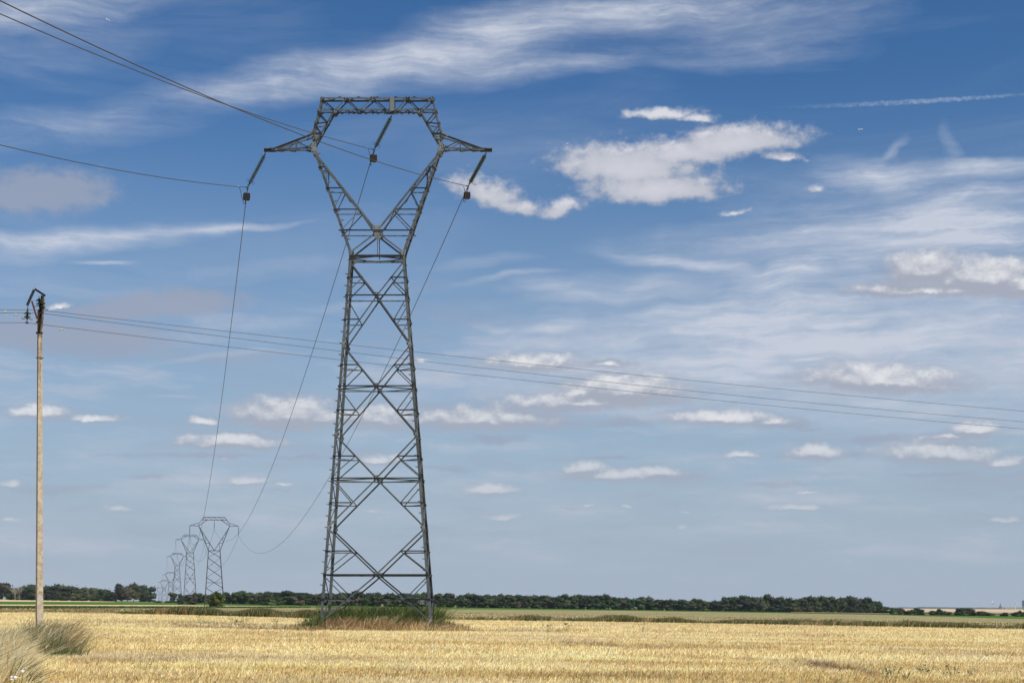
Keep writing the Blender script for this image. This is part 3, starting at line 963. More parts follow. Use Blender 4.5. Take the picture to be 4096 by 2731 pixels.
# white umbel and a yellow flower in the lower left corner
def flower(px, py, hgt, label, yellow=False):
    X, Y = ground_at(px, py)
    root = empty('wild_flower', (X, Y, gzf(X, Y)))
    tag(root, label, 'flower')
    mb = MB(); mb.bar((0, 0, 0), (.05, 0, hgt), .008, .008); mb.build('stem', M_GLEAF, root)
    q = random.Random(px)
    for k in range(1 if yellow else 6):
        a = q.uniform(0, 6.28); rr = 0 if yellow else q.uniform(.0, .05)
        mb = MB()
        mb.lathe([(.004, -.02), (.022, 0), (.026, .006), (.012, .012), (.003, .014)], 8)
        o = mb.build('petals', M_YEL if yellow else M_WHITE, root)
        o.location = (.05 + math.cos(a) * rr, math.sin(a) * rr, hgt + q.uniform(-.02, .02))


M_YEL = plain('yellow_petals', (.8, .62, .05), .6)
flower(78, 2800, .42, 'flat white umbel flower in the lower left corner')
flower(46, 2812, .36, 'smaller white umbel flower nearest the left bottom corner')
flower(66, 2790, .30, 'single small yellow flower in the lower left corner', True)

# ------------------------------------------------------------------ steel members
TH = .12
UNIT_L = mesh_from('angle_section', [(x, y, z) for z in (0, 1) for (x, y) in ((0, 0), (1, 0), (1, TH), (TH, TH), (TH, 1), (0, 1))],
                   [(0, 1, 7, 6), (1, 2, 8, 7), (2, 3, 9, 8), (3, 4, 10, 9), (4, 5, 11, 10), (5, 0, 6, 11),
                    (3, 2, 1, 0), (5, 4, 3, 0), (6, 7, 8, 9), (6, 9, 10, 11)])
UNIT_L.materials.append(M_STEEL)
UNIT_B = mesh_from('beam_section', [(x, y, z) for z in (0, 1) for (x, y) in ((-.5, -.5), (.5, -.5), (.5, .5), (-.5, .5))],
                   [(0, 1, 5, 4), (1, 2, 6, 5), (2, 3, 7, 6), (3, 0, 4, 7), (3, 2, 1, 0), (4, 5, 6, 7)])
UNIT_B.materials.append(M_FAR)


def member(name, p0, p1, size, a, parent, nrm, origin, size_b=None):
    """an angle bar from p0 to p1: one flange lies along a, the other along nrm"""
    p0, p1 = Vector(p0), Vector(p1)
    w = p1 - p0
    L = w.length
    w.normalize()
    b = Vector(nrm) - w * w.dot(Vector(nrm)); b.normalize()
    aa = Vector(a) - w * w.dot(Vector(a)); aa = aa - b * b.dot(aa)
    if aa.length < 1e-3: aa = w.cross(b)
    aa.normalize()
    sb = size_b or size
    m = Matrix.Identity(4)
    for i in range(3):
        m[i][0], m[i][1], m[i][2], m[i][3] = aa[i] * size, b[i] * sb, w[i] * L, (p0 - origin)[i]
    return mesh_obj(name, UNIT_L, None, parent, m)


def beam(name, p0, p1, size, parent, origin_m):
    p0, p1 = Vector(p0), Vector(p1)
    w = p1 - p0
    L = w.length
    w.normalize()
    x = Vector((0, 1, 0)).cross(w)
    if x.length < 1e-3: x = Vector((1, 0, 0))
    x.normalize(); y = w.cross(x)
    m = Matrix.Identity(4)
    for i in range(3):
        m[i][0], m[i][1], m[i][2], m[i][3] = x[i] * size, y[i] * size, w[i] * L, p0[i]
    return mesh_obj(name, UNIT_B, None, parent, m)


# ------------------------------------------------------------------ the tall pylon
YC = 83.7
DEP = [(380, .52), (520, .56), (600, .62), (1020, 1.30), (2520, 3.55)]
CX = -7.77                                       # the pylon's axis


def cxf(py): return interp([(600, -7.80), (2500, -7.735)], py)

P0 = Vector((CX, YC, gzf(CX, YC)))


def Yface(py, side):                             # side -1 front, +1 back
    return YC + side * interp(DEP, py) / 2


def zof(py): return EYE + (YH - py) / F * Yface(py, -1)


def nd(px, py, side=-1):
    """a node drawn on the front face at this photo pixel, on the front or back face"""
    Yf = Yface(py, -1)
    return Vector(((px - HALF) / F * Yf, Yface(py, side), zof(py)))


def sym(hw, py, s, side=-1):
    """node at half width hw (px), s=-1 left, +1 right"""
    Yf = Yface(py, -1)
    return Vector((cxf(py) + s * hw / F * Yf, Yface(py, side), zof(py)))


pyl = empty('lattice_pylon', P0)
tag(pyl, 'tall grey lattice steel pylon with two side arms standing in rough grass', 'pylon')
OUT = {-1: Vector((0, -1, 0)), 1: Vector((0, 1, 0))}


def hwleg(py): return 112 + (py - 1041) * .0783


def mem(name, p0, p1, size, a, nrm, off=0.0, offdir=None, size_b=None):
    if off:
        d = Vector(offdir) * off
        p0, p1 = Vector(p0) + d, Vector(p1) + d
    return member(name, p0, p1, size, a, pyl, nrm, P0, size_b)


BE = [2294.5, 1909, 1541, 1178.6]
GU = [2105.8, 1733, 1371.6, 1036]
LEGS = {}
for side in (-1, 1):
    o_ = OUT[side]
    for s in (-1, 1):
        # leg in three lifts
        cuts = [2500, 1909, 1371.6, 1012]
        for k in range(3):
            mem('leg', sym(hwleg(cuts[k]), cuts[k], s, side), sym(hwleg(cuts[k + 1]), cuts[k + 1], s, side), (.165, .15, .14)[k],
                (-s, 0, 0), -o_)
        # legs continue up to the arm roots
        mem('leg', sym(hwleg(1012), 1012, s, side), sym(256, 600, s, side), .13, (-s, 0, 0), -o_)
    # main cross diagonals, struts and redundants
    for k in range(4):
        yb = BE[k]
        low = 2498 if k == 0 else GU[k - 1]
        high = GU[k]
        for s in (-1, 1):
            c = Vector((cxf(yb), Yface(yb, side), zof(yb)))
            for (ye, up) in ((low, False), (high, True)):
                leg = sym(hwleg(ye), ye, s, side)
                if ye == 2498: leg = sym(hwleg(2480) - 5, 2480, s, side)
                inner = -o_
                mem('diagonal_brace', leg, c + Vector((s * .04, 0, .06 if up else -.06)), .085 if k < 2 else .075, (0, 0, -1), inner, .018, inner)
                # strut from leg to the middle of the diagonal
                t = .5 if ye != 2498 else .47
                mp = leg.lerp(c, t)
                ym = ye + (yb - ye) * t
                lg = sym(hwleg(ym), ym, s, side)
                lg.z = mp.z
                mem('strut', lg, mp, .065, (0, 0, -1), o_, .022, o_)
                # redundant from that joint back to the leg at beam level
                lb = sym(hwleg(yb), yb, s, side) + Vector((0, 0, .08 if up else -.05))
                if s > 0:
                    mem('redundant_brace', lb, mp, .055, (0, 0, -1), o_, .034, o_)
                else:
                    mem('redundant_brace', lb, mp, .055, (0, 0, -1), -o_, .034, o_)
        # beam across
        mem('cross_beam', sym(hwleg(yb) + 1, yb, -1, side), sym(hwleg(yb) + 1, yb, 1, side), .085 if k == 0 else .065, (0, 0, -1), o_, .05, o_)
# side faces: horizontals, diagonals and the flat diamonds between the faces
for s in (-1, 1):
    for k in range(4):
        for yy in (BE[k], (BE[k] + GU[k]) / 2, (BE[k] + (2498 if k == 0 else GU[k - 1])) / 2):
            a, b = sym(hwleg(yy), yy, s, -1), sym(hwleg(yy), yy, s, 1)
            mem('side_strut', a, b, .06, (0, 0, -1), (s, 0, 0), .012, (s, 0, 0))
        low = 2498 if k == 0 else GU[k - 1]
        seq = [low, (low + BE[k]) / 2, BE[k], (BE[k] + GU[k]) / 2, GU[k]]
        for j in range(4):
            sa, sb_ = (-1, 1) if j % 2 == 0 else (1, -1)
            mem('side_brace', sym(hwleg(seq[j]), seq[j], s, sa), sym(hwleg(seq[j + 1]), seq[j + 1], s, sb_), .055, (0, 1, 0), (-s, 0, 0), .02, (-s, 0, 0))
for k in range(4):
    yb = BE[k]
    if k == 3: continue
    for s in (-1, 1):
        m_ = (sym(hwleg(yb), yb, s, -1) + sym(hwleg(yb), yb, s, 1)) / 2
        for side in (-1, 1):
            mem('plan_brace', m_, Vector((cxf(yb), Yface(yb, side), zof(yb))), .055, (0, 0, -1), (0, side, 0), .03, (0, 0, -1))
    for yy in ((BE[k] + GU[k]) / 2, (BE[k] + (2498 if k == 0 else GU[k - 1])) / 2):
        for s in (-1, 1):
            m_ = (sym(hwleg(yy), yy, s, -1) + sym(hwleg(yy), yy, s, 1)) / 2
            leg = sym(hwleg(yy) * .5, yy, s, 1)
            mem('plan_brace', m_, leg, .05, (0, 0, -1), (0, 1, 0), .03, (0, 0, -1))

# window: V of inner chords above the waist
ZG = 920                                          # gusset where the V meets
for side in (-1, 1):
    o_ = OUT[side]
    for s in (-1, 1):
        vbot = sym(14, 912, s, side)
        vtop = sym(246, 618, s, side)
        mem('inner_chord', vbot, vtop, .095, (-s, 0, 0), -o_, .004, o_)
        # outer leg position at a height
        def outer(py): return sym(hwleg(1012) + (256 - hwleg(1012)) * (1012 - py) / (1012 - 600), py, s, side)
        def inner_(py): return sym(14 + (246 - 14) * (912 - py) / (912 - 618), py, s, side)
        for py in (667, 751, 836):
            mem('strut', outer(py), inner_(py), .06, (0, 0, -1), o_, .03, o_)
        for (pi, po) in ((675, 748), (758, 834), (842, 918)):
            a, b = inner_(pi), outer(po)
            mem('redundant_brace', b, a, .05, (0, 0, -1), o_ if s > 0 else -o_, .038, o_)
        mem('diagonal_brace', sym(10, 932, s, side), sym(hwleg(1012) - 2, 1006, s, side), .085, (0, 0, -1), -o_, .018, -o_)
    mem('cross_beam', sym(152, 920, -1, side), sym(152, 920, 1, side), .065, (0, 0, -1), o_, .06, o_)
    mem('waist_beam', sym(hwleg(1021) - 3, 1021, -1, side), sym(hwleg(1021) - 3, 1021, 1, side), .12, (0, 0, -1), o_, .05, o_)
    mem('hanger', Vector((CX, Yface(935, side), zof(935))), Vector((CX, Yface(1018, side), zof(1018))), .05, (1, 0, 0), -o_)
for s in (-1, 1):
    m_ = (sym(hwleg(1021), 1021, s, -1) + sym(hwleg(1021), 1021, s, 1)) / 2
    for side in (-1, 1):
        mem('plan_brace', m_, Vector((CX, Yface(1021, side), zof(1021))), .065, (0, 0, -1), (0, side, 0), .03, (0, 0, -1))
    for py in (667, 751, 836, 920, 1021):
        hw = hwleg(1012) + (256 - hwleg(1012)) * (1012 - py) / (1012 - 600)
        mem('side_strut', sym(hw, py, s, -1), sym(hw, py, s, 1), .05, (0, 0, -1), (s, 0, 0), .012, (s, 0, 0))
        if py < 900:
            hi = 14 + (246 - 14) * (912 - py) / (912 - 618)
            mem('side_strut', sym(hi, py, s, -1), sym(hi, py, s, 1), .05, (0, 0, -1), (-s, 0, 0), .012, (-s, 0, 0))
    prev = None
    lv = [620, 667, 709, 751, 793, 836, 878, 920, 966, 1010]
    for j in range(len(lv) - 1):
        h0 = hwleg(1012) + (256 - hwleg(1012)) * (1012 - lv[j]) / 412
        h1 = hwleg(1012) + (256 - hwleg(1012)) * (1012 - lv[j + 1]) / 412
        sa = -1 if j % 2 == 0 else 1
        mem('lacing', sym(h0, lv[j], s, sa), sym(h1, lv[j + 1], s, -sa), .045, (0, 1, 0), (-s, 0, 0), .02, (-s, 0, 0))
    lv = [625, 680, 735, 790, 845, 900]
    for j in range(5):
        h0 = 14 + (246 - 14) * (912 - lv[j]) / 294
        h1 = 14 + (246 - 14) * (912 - lv[j + 1]) / 294
        sa = -1 if j % 2 == 0 else 1
        mem('lacing', sym(h0, lv[j], s, sa), sym(h1, lv[j + 1], s, -sa), .04, (0, 1, 0), (s, 0, 0), .02, (s, 0, 0))

# head: shoulders and top box
z1 = lambda x, y: (1000 + .4252 * x, 340 + .4252 * y)      # from the enlarged view to photo pixels
for side in (-1, 1):
    o_ = OUT[side]
    A = {}
    for s in (-1, 1):
        root_ = sym(256, 590, s, side); up_ = sym(260, 533, s, side)
        c1 = sym(236, 442, s, side); c0 = sym(224.5, 391, s, side)
        inb = sym(168, 441, s, side)
        mem('leg', root_ + Vector((0, 0, -.1)), up_, .10, (-s, 0, 0), -o_)
        mem('shoulder_chord', up_, c1, .10, (-s, 0, 0), -o_)
        mem('shoulder_chord', c1, c0, .09, (-s, 0, 0), -o_)
        mem('shoulder_chord', sym(247, 578, s, side), inb, .085, (s, 0, 0), -o_)
        oc = lambda t: up_.lerp(c1, t)
        ic = lambda t: sym(247, 578, s, side).lerp(inb, t)
        mem('strut', oc(.42), ic(.66), .06, (0, 0, -1), o_, .02, o_)
        mem('strut', up_, ic(.34), .06, (0, 0, -1), o_, .02, o_)
        mem('diagonal_brace', oc(.98), ic(.64), .065, (0, 0, -1), o_, .03, o_)
        mem('diagonal_brace', oc(.42), ic(.33), .06, (0, 0, -1), o_, .03, o_)
        mem('strut', sym(256, 560, s, side), ic(.15), .045, (0, 0, -1), o_, .02, o_)
    mem('top_chord', sym(226, 390, -1, side), sym(226, 390, 1, side), .085, (0, 0, -1), -o_)
    mem('bottom_chord', sym(237, 441, -1, side), sym(237, 441, 1, side), .085, (0, 0, 1), -o_)
    zig = [((685, 130), (795, 232)), ((905, 122), (800, 232)), ((915, 122), (1020, 236)), ((1160, 120), (1025, 236)), ((1166, 122), (1290, 236)),
           ((1480, 120), (1370, 236)), ((1487, 120), (1597, 236)), ((1706, 130), (1602, 232))]
    for i, (a, b) in enumerate(zig):
        mem('web_brace', nd(*z1(*b), side), nd(*z1(*a), side), .06, (0, 0, -1) if i % 2 else (0, 0, -1), o_ if i % 2 == 0 else -o_, .022, o_)
    for xx in (1310, 1361):
        mem('hanger_post', nd(*z1(xx, 122), side), nd(*z1(xx, 240), side), .05, (1 if xx < 1330 else -1, 0, 0), -o_, .02, o_)
    mb = MB()
    a_ = nd(*z1(1318, 112), side) + o_ * .015
    b_ = nd(*z1(1356, 245), side) + o_ * .015
    mb.poly([(a_.x, a_.y, a_.z), (b_.x, a_.y, a_.z), (b_.x, b_.y, b_.z), (a_.x, b_.y, b_.z)], o_, .012)
    ob = mb.build('hanger_plate', M_PLATE, pyl); ob.location = -P0
# top and bottom plan bracing of the box
for (py, hw, n_) in ((390, 224, 12), (441, 168, 14)):
    for j in range(n_):
        x0_ = -hw + 2 * hw * j / n_; x1_ = -hw + 2 * hw * (j + 1) / n_
        s0 = -1 if j % 2 == 0 else 1
        a, b = sym(x0_, py, 1, s0), sym(x1_, py, 1, -s0)
        mem('plan_brace', a, b, .05, (1, 0, 0), (0, 0, 1 if py < 400 else -1), .012, (0, 0, 1 if py < 400 else -1))
        if py > 400 and j % 2 == 0:
            mem('plan_brace', sym(x0_, py, 1, 1), sym(x1_, py, 1, -1), .05, (1, 0, 0), (0, 0, -1), .03, (0, 0, -1))
for s in (-1, 1):
    for (hw, py) in ((225, 391), (237, 442), (260, 533), (256, 590), (168, 441), (248, 487), (190, 475), (222, 532)):
        mem('side_strut', sym(hw, py, s, -1), sym(hw, py, s, 1), .05, (0, 0, -1), (s, 0, 0), .012, (s, 0, 0))
    for (a, b) in (((260, 533), (248, 487)), ((248, 487), (237, 442))):
        mem('lacing', sym(a[0], a[1], s, -1), sym(b[0], b[1], s, 1), .045, (0, 1, 0), (-s, 0, 0))
    for (a, b) in (((247, 578), (222, 532)), ((222, 532), (190, 475)), ((190, 475), (168, 441))):
        mem('lacing', sym(a[0], a[1], s, 1), sym(b[0], b[1], s, -1), .045, (0, 1, 0), (s, 0, 0))

# side arms
ARMTIP = {}
for s in (-1, 1):
    tip = Vector((CX + s * 448 / F * (YC - .3), YC, zof(594)))
    ARMTIP[s] = tip
    for side in (-1, 1):
        o_ = OUT[side]
        rt = sym(258, 535, s, side); rb = sym(258, 592, s, side)
        t_up = tip + Vector((-s * .45, side * .05, .10)); t_dn = tip + Vector((-s * .3, side * .06, -.03))
        mem('arm_top_chord', rt, t_up, .09, (0, 0, -1), o_, .0)
        mem('arm_bottom_chord', rb, t_dn, .08, (0, 0, 1), -o_, .0)
        up = lambda t: rt.lerp(t_up, t)
        dn = lambda t: rb.lerp(t_dn, t)
        mem('arm_post', up(.45), dn(.42), .05, (1, 0, 0), -o_, .012, o_)
        mem('arm_brace', up(.45), dn(.72), .045, (0, 0, -1), -o_, .02, o_)
        mem('arm_brace', up(.45), dn(.06), .045, (0, 0, -1), o_, .02, o_)
    for t in (.06, .42, .72):
        dnf = lambda t, sd: sym(258, 592, s, sd).lerp(tip + Vector((-s * .3, sd * .06, -.03)), t)
        mem('plan_brace', dnf(t, -1), dnf(t, 1), .04, (s, 0, 0), (0, 0, -1), .01, (0, 0, -1))
        mem('plan_brace', dnf(t, 1), dnf(min(t + .32, .95), -1), .04, (s, 0, 0), (0, 0, -1), .02, (0, 0, -1))
    # tip: two channels one above the other, end plates
    mb = MB()
    for dz in (.06, -.045):
        mb.bar(tip + Vector((-s * .55, 0, dz)), tip + Vector((s * .14, 0, dz)), .14, .022, (0, 1, 0))
        mb.bar(tip + Vector((-s * .55, 0, dz)), tip + Vector((s * .14, 0, dz)), .02, .05, (0, 1, 0))
    ob = mb.build('arm_tip', M_BLACK, pyl); ob.location = -P0
    for side in (-1, 1):
        y_ = side * .085
        mb = MB()
        mb.poly([tip + Vector((-s * .52, y_, -.03)), tip + Vector((-s * .95, y_, -.04)), tip + Vector((-s * 1.02, y_, .16)), tip + Vector((-s * .45, y_, .10))], OUT[side], .01)
        ob = mb.build('tip_plate', M_PLATE, pyl); ob.location = -P0
    mb = MB()
    mb.box(tip + Vector((-s * .02, 0, .10)), (.26, .12, .05))
    ob = mb.build('tip_cap', M_PLATE, pyl); ob.location = -P0

# gusset plates: polygons drawn on the face, photo pixels, built for both faces
GUS = []


def mid_px(py): return HALF + F * cxf(py) / Yface(py, -1)


def gus(pts, mirror=True):
    GUS.append(pts)
    if mirror: GUS.append([(2 * mid_px(y) - x, y) for (x, y) in pts][::-1])


gus([(1393, 1001), (1416, 1003), (1417, 1010), (1415, 1032), (1402, 1038), (1397, 1038), (1396, 1020)])
GUS.append([(1491, 901), (1525, 901), (1526, 937), (1491, 937)])
gus([(1244, 570), (1262, 567), (1270, 616), (1258, 619), (1249, 612), (1243, 592)])
gus([(1230, 583), (1244, 578), (1244, 592), (1234, 596)])
gus([(1247, 519), (1254, 524), (1262, 534), (1278, 536), (1276, 541), (1256, 546), (1250, 549), (1238, 541)])
gus([(1331, 436), (1346, 434), (1352, 441), (1343, 456), (1334, 455), (1329, 447)])
gus([(1283, 390), (1300, 390), (1298, 396), (1291, 404), (1280, 405)])
gus([(1269, 436), (1282, 437), (1290, 441), (1288, 445), (1274, 447), (1268, 450)])
gus([(1376, 391), (1392, 391), (1394, 399), (1386, 401), (1374, 399)])
for (cx_, cy_) in ((1432, 440), (1491, 391), (1548, 440), (1631, 391), (1680, 437)):
    GUS.append([(cx_ - 8, cy_ - 4), (cx_ + 8, cy_ - 4), (cx_ + 6, cy_ + 5), (cx_ - 6, cy_ + 5)])
for yb, w_, h_ in ((2294.5, 11, 10), (1909, 10, 10), (1541, 9, 10), (1178.6, 7.5, 10.5)):
    m0 = mid_px(yb)
    GUS.append([(m0 - w_, yb - h_), (m0 + w_, yb - h_), (m0 + w_, yb + h_), (m0 - w_, yb + h_)])
for yg in GU[:3]:
    hw = hwleg(yg)
    gus([(mid_px(yg) - hw - 1 + 2, yg - 24), (mid_px(yg) - hw + 9, yg - 17), (mid_px(yg) - hw + 19, yg), (mid_px(yg) - hw + 17, yg + 6), (mid_px(yg) - hw + 9, yg + 19), (mid_px(yg) - hw - 2, yg + 17)])
gus([(1283, 2460), (1291, 2462), (1300, 2476), (1288, 2495), (1277, 2503), (1277, 2498)])
BOLT = MB()
for pts in GUS:
    for side in (-1, 1):
        o_ = OUT[side]
        mb = MB()
        ps = [nd(x, y, side) + o_ * .005 for (x, y) in pts]
        if side == 1: ps = ps[::-1]
        mb.poly(ps, o_, .014)
        ob = mb.build('gusset_plate', M_PLATE, pyl); ob.location = -P0
        c = sum(ps, Vector()) / len(ps)
        for p in ps:
            for t in (.35, .62):
                q = c.lerp(p, t + .15) + o_ * .03
                BOLT.box(q, (.035, .02, .035))
for yg in list(np.arange(2100, 1040, -60)):
    pass
ob = BOLT.build('bolts', M_DARK, pyl); ob.location = -P0; ob['kind'] = 'stuff'

# climbing pegs: flat pointed brackets on the legs
mb = MB()
mb.add([(0, -.01, -.035), (.045, -.01, -.028), (.17, -.01, .03), (.16, -.01, .045), (0, -.01, .035),
        (0, .03, -.035), (.045, .03, -.028), (.17, .03, .03), (.16, .03, .045), (0, .03, .035)],
       [(0, 1, 2, 3, 4), (9, 8, 7, 6, 5), (0, 5, 6, 1), (1, 6, 7, 2), (2, 7, 8, 3), (3, 8, 9, 4), (4, 9, 5, 0)])
PEG = mb.mesh('climbing_peg')
PEG.materials.append(M_STEEL)


def peg(p, dirx):
    m = Matrix.Diagonal((dirx, 1, 1, 1))
    m.translation = p - P0
    mesh_obj('climbing_peg', PEG, None, pyl, m)


py = 2385.0
k = 0
while py > 1060:
    hw = hwleg(py)
    for s in (-1, 1):
        j = 0 if s < 0 else 12
        peg(sym(hw, py + j, s, -1) + Vector((0, -.02, 0)), s)
        peg(sym(hw - 8, py + 22 + j, s, -1) + Vector((0, -.02, 0)), -s)
    py -= 46
    k += 1
py = 975.0
while py > 625:
    hw = hwleg(1012) + (256 - hwleg(1012)) * (1012 - py) / 412
    for s in (-1, 1):
        peg(sym(hw + (0 if s < 0 else 1), py, s, -1) + Vector((0, -.02, 0)), s if s > 0 else (1 if int(py) % 2 else -1))
        peg(sym(hw - 7, py - 17, s, -1) + Vector((0, -.02, 0)), 1 if s < 0 else 1)
    py -= 38

# platform and warning plate low down on the right, earth tag high up
mb = MB()
a_, b_ = nd(1610, 2416, -1), nd(1716, 2416, -1)
mb.bar(a_ + Vector((0, 1.2, 0)), b_ + Vector((0, 1.2, 0)), .05, .04)
mb.bar(nd(1678, 2398, -1), nd(1669, 2417, -1) + Vector((0, 1.2, 0)), .04, .04)
ob = mb.build('bracket', M_STEEL, pyl); ob.location = -P0
mb = MB()
c_ = nd(1680, 2407, -1) + Vector((0, 1.1, 0))
mb.box(c_, (.36, .015, .27))
ob = mb.build('warning_plate', M_PLATE, pyl); ob.location = -P0
mb = MB(); mb.box(nd(1788, 545, -1) + Vector((0, -.03, 0)), (.07, .02, .05))
ob = mb.build('phase_tag', plain('orange_tag', (.6, .28, .04)), pyl); ob.location = -P0
# concrete footings
for side in (-1, 1):
    for s in (-1, 1):
        mb = MB()
        c_ = sym(hwleg(2500) - 4, 2500, s, side)
        g0 = gzf(c_.x, c_.y)
        mb.box((c_.x, c_.y, (g0 - .2 + c_.z) / 2 + .02), (.30, .30, c_.z - g0 + .2))
        ob = mb.build('footing', M_CONC, pyl); ob.location = -P0

# ------------------------------------------------------------------ insulator strings, counterweights, jumpers
dm = MB()
dm.lathe([(.02, .062), (.036, .056), (.042, .035), (.062, .022), (.105, -.004), (.134, -.030), (.134, -.040), (.10, -.034), (.06, -.034), (.034, -.04), (.03, -.075)], 12)
DISC = dm.mesh('insulator_disc', True)
DISC.materials.append(M_GLASS)


def string_set(px0, py0, px1, py1, n, s0, s1, box, jump, where, ringdir):
    """a swung insulator string from its hanger to the clamp"""
    Ym = YC
    top, bot = at(px0, py0, Ym), at(px1, py1, Ym)
    d = (bot - top)
    root = empty('insulator_string', top)
    tag(root, f'leaning string of dark green glass insulators hanging from {where}', 'insulator', 'insulator strings on the tall pylon')
    q = (-d).to_track_quat('Z', 'Y').to_matrix().to_4x4()
    for i in range(n):
        t = s0 + (s1 - s0) * i / (n - 1)
        m = q.copy(); m.translation = d * t
        mesh_obj('disc', DISC, None, root, m)
    mb = MB()
    mb.tube([(0, 0, .05), d * 1.0], .022, 6)
    mb.tube([d * (s0 - .07), d * (s0 - .01)], .045, 8); mb.tube([d * (s1 + .02), d * (s1 + .08)], .05, 8)
    mb.build('link', M_DARK, root)
    mb = MB()
    c = d * (s1 + .01)
    px_ = Vector((1, 0, 0)); side_v = d.normalized().cross(Vector((0, 1, 0))).normalized()
    for k in (-1, 1):
        cc = c + side_v * (.17 * k)
        mb.tube([cc + Vector((math.cos(a) * .07, 0, math.sin(a) * .085)) for a in np.linspace(0, 2 * math.pi, 12, endpoint=False)], .009, 5, closed=True)
        mb.tube([c, c + side_v * .1 * k], .009, 5)
    if ringdir:
        mb.tube([c, c + Vector((.12, 0, -.16)), c + Vector((.34, 0, -.20))], .012, 5)
    mb.build('arcing_ring', M_DARK, root)
    mb = MB()
    mb.tube([d * 1.0 + Vector((-.13, 0, .015)), d * 1.0 + Vector((.02, 0, 0)), d * 1.0 + Vector((.0, .1, -.06)), d * 1.0 + Vector((-.04, .14, -.16))], .035, 7)
    mb.tube([d * .96 + Vector((.06 * math.cos(a), 0, .09 * math.sin(a))) for a in np.linspace(0, 6.283, 10, endpoint=False)], .01, 5, closed=True)
    mb.build('suspension_clamp', M_DARK, root)
    # counterweight of stacked plates
    x0, y0, x1, y1 = box
    tl, br = at(x0, y0, Ym), at(x1, y1, Ym)
    w, h = abs(br.x - tl.x), abs(tl.z - br.z)
    cw = empty('counterweight', ((tl.x + br.x) / 2, Ym, tl.z))
    tag(cw, f'rusty block of stacked iron plates hanging below the insulators of {where}', 'counterweight', 'counterweights under the insulator strings')
    for i in range(5):
        mb = MB(); hh = h / 5
        sx = .96 if i in (0, 4) else 1.0
        mb.box((0, 0, -hh * (i + .5)), (w * .86 * sx, w * .8 * sx, hh * .84), Matrix.Rotation(.35, 3, 'Z'))
        mb.build('plate', M_RUSTBLK, cw)
    mb = MB()
    mb.tube([bot - cw.location, (0, 0, -.02)], .02, 6); mb.tube([(0, 0, 0), (0, 0, -h)], .03, 6)
    mb.build('rod', M_DARK, cw)
    mb = MB()
    pts = [at(x, y, Ym + dy) - Vector(cw.location) for (x, y, dy) in jump]
    # smooth the loop
    sm = []
    for i in range(len(pts) - 1):
        p_, q_, r_, s_ = pts[max(i - 1, 0)], pts[i], pts[i + 1], pts[min(i + 2, len(pts) - 1)]
        for t in np.linspace(0, 1, 5, endpoint=False):
            sm.append(.5 * ((2 * q_) + (r_ - p_) * t + (2 * p_ - 5 * q_ + 4 * r_ - s_) * t * t + (3 * q_ - p_ - 3 * r_ + s_) * t ** 3))
    sm.append(pts[-1])
    mb.tube(sm, .017, 6)
    mb.build('jumper', M_WIRE, cw)
    mb = MB(); mb.box(pts[0], (.06, .06, .05)); mb.build('jumper_clip', M_CLIP, cw)
    return bot


BL = string_set(1068, 603, 990, 750, 15, .16, .84, (972, 774, 1001, 800), [(955, 745, -.6), (961, 760, -.5), (969, 795, -.3), (974, 812, -.1), (978, 816, 0), (981, 811, .1), (982, 800, .15)], 'the left arm', False)
BM = string_set(1570, 458, 1496.5, 599, 16, .13, .86, (1479, 621, 1508, 647), [(1470, 592, -.6), (1476, 606, -.5), (1480, 625, -.35), (1482, 650, -.1), (1483, 664, 0), (1485, 655, .2)], 'the top beam', False)
BR = string_set(1952, 600, 1872.5, 745, 19, .165, .86, (1855, 769.5, 1881, 795), [(1852, 743, -.6), (1857, 753, -.5), (1860, 775, -.4), (1862, 800, -.3), (1858, 808, -.1), (1854, 803, .1), (1855, 792, .2)], 'the right arm', True)


def wire(name, pts, r, mat, label, group, n=6):
    mb = MB()
    mb.tube(pts, r, n)
    ob = mb.build(name, mat, None, True)
    return tag(ob, label, 'power line', group)


# near span: comes over the viewer's left shoulder
aa = math.radians(15)
for (p, (b1, c1), nm) in ((BR, (-.2213, .00121), 'thick conductor from the right insulator string to the top left corner'),
                         (BM, (-.2218, .00122), 'conductor from the middle insulator string to the upper left edge'),
                         (BL, (-.2468, .00175), 'single low conductor from the left insulator string to the left edge')):
    pts = []
    for t in np.concatenate([np.arange(0, 100, 2.0), np.arange(100, 181, 8.0)]):
        z = p.z + b1 * t + c1 * t * t
        pts.append((p.x - t * math.sin(aa), p.y - t * math.cos(aa), z))
    wire('conductor', pts, .019, M_WIRE, nm, 'conductors of the near span')

# ------------------------------------------------------------------ pylons far along the line
FARP = []


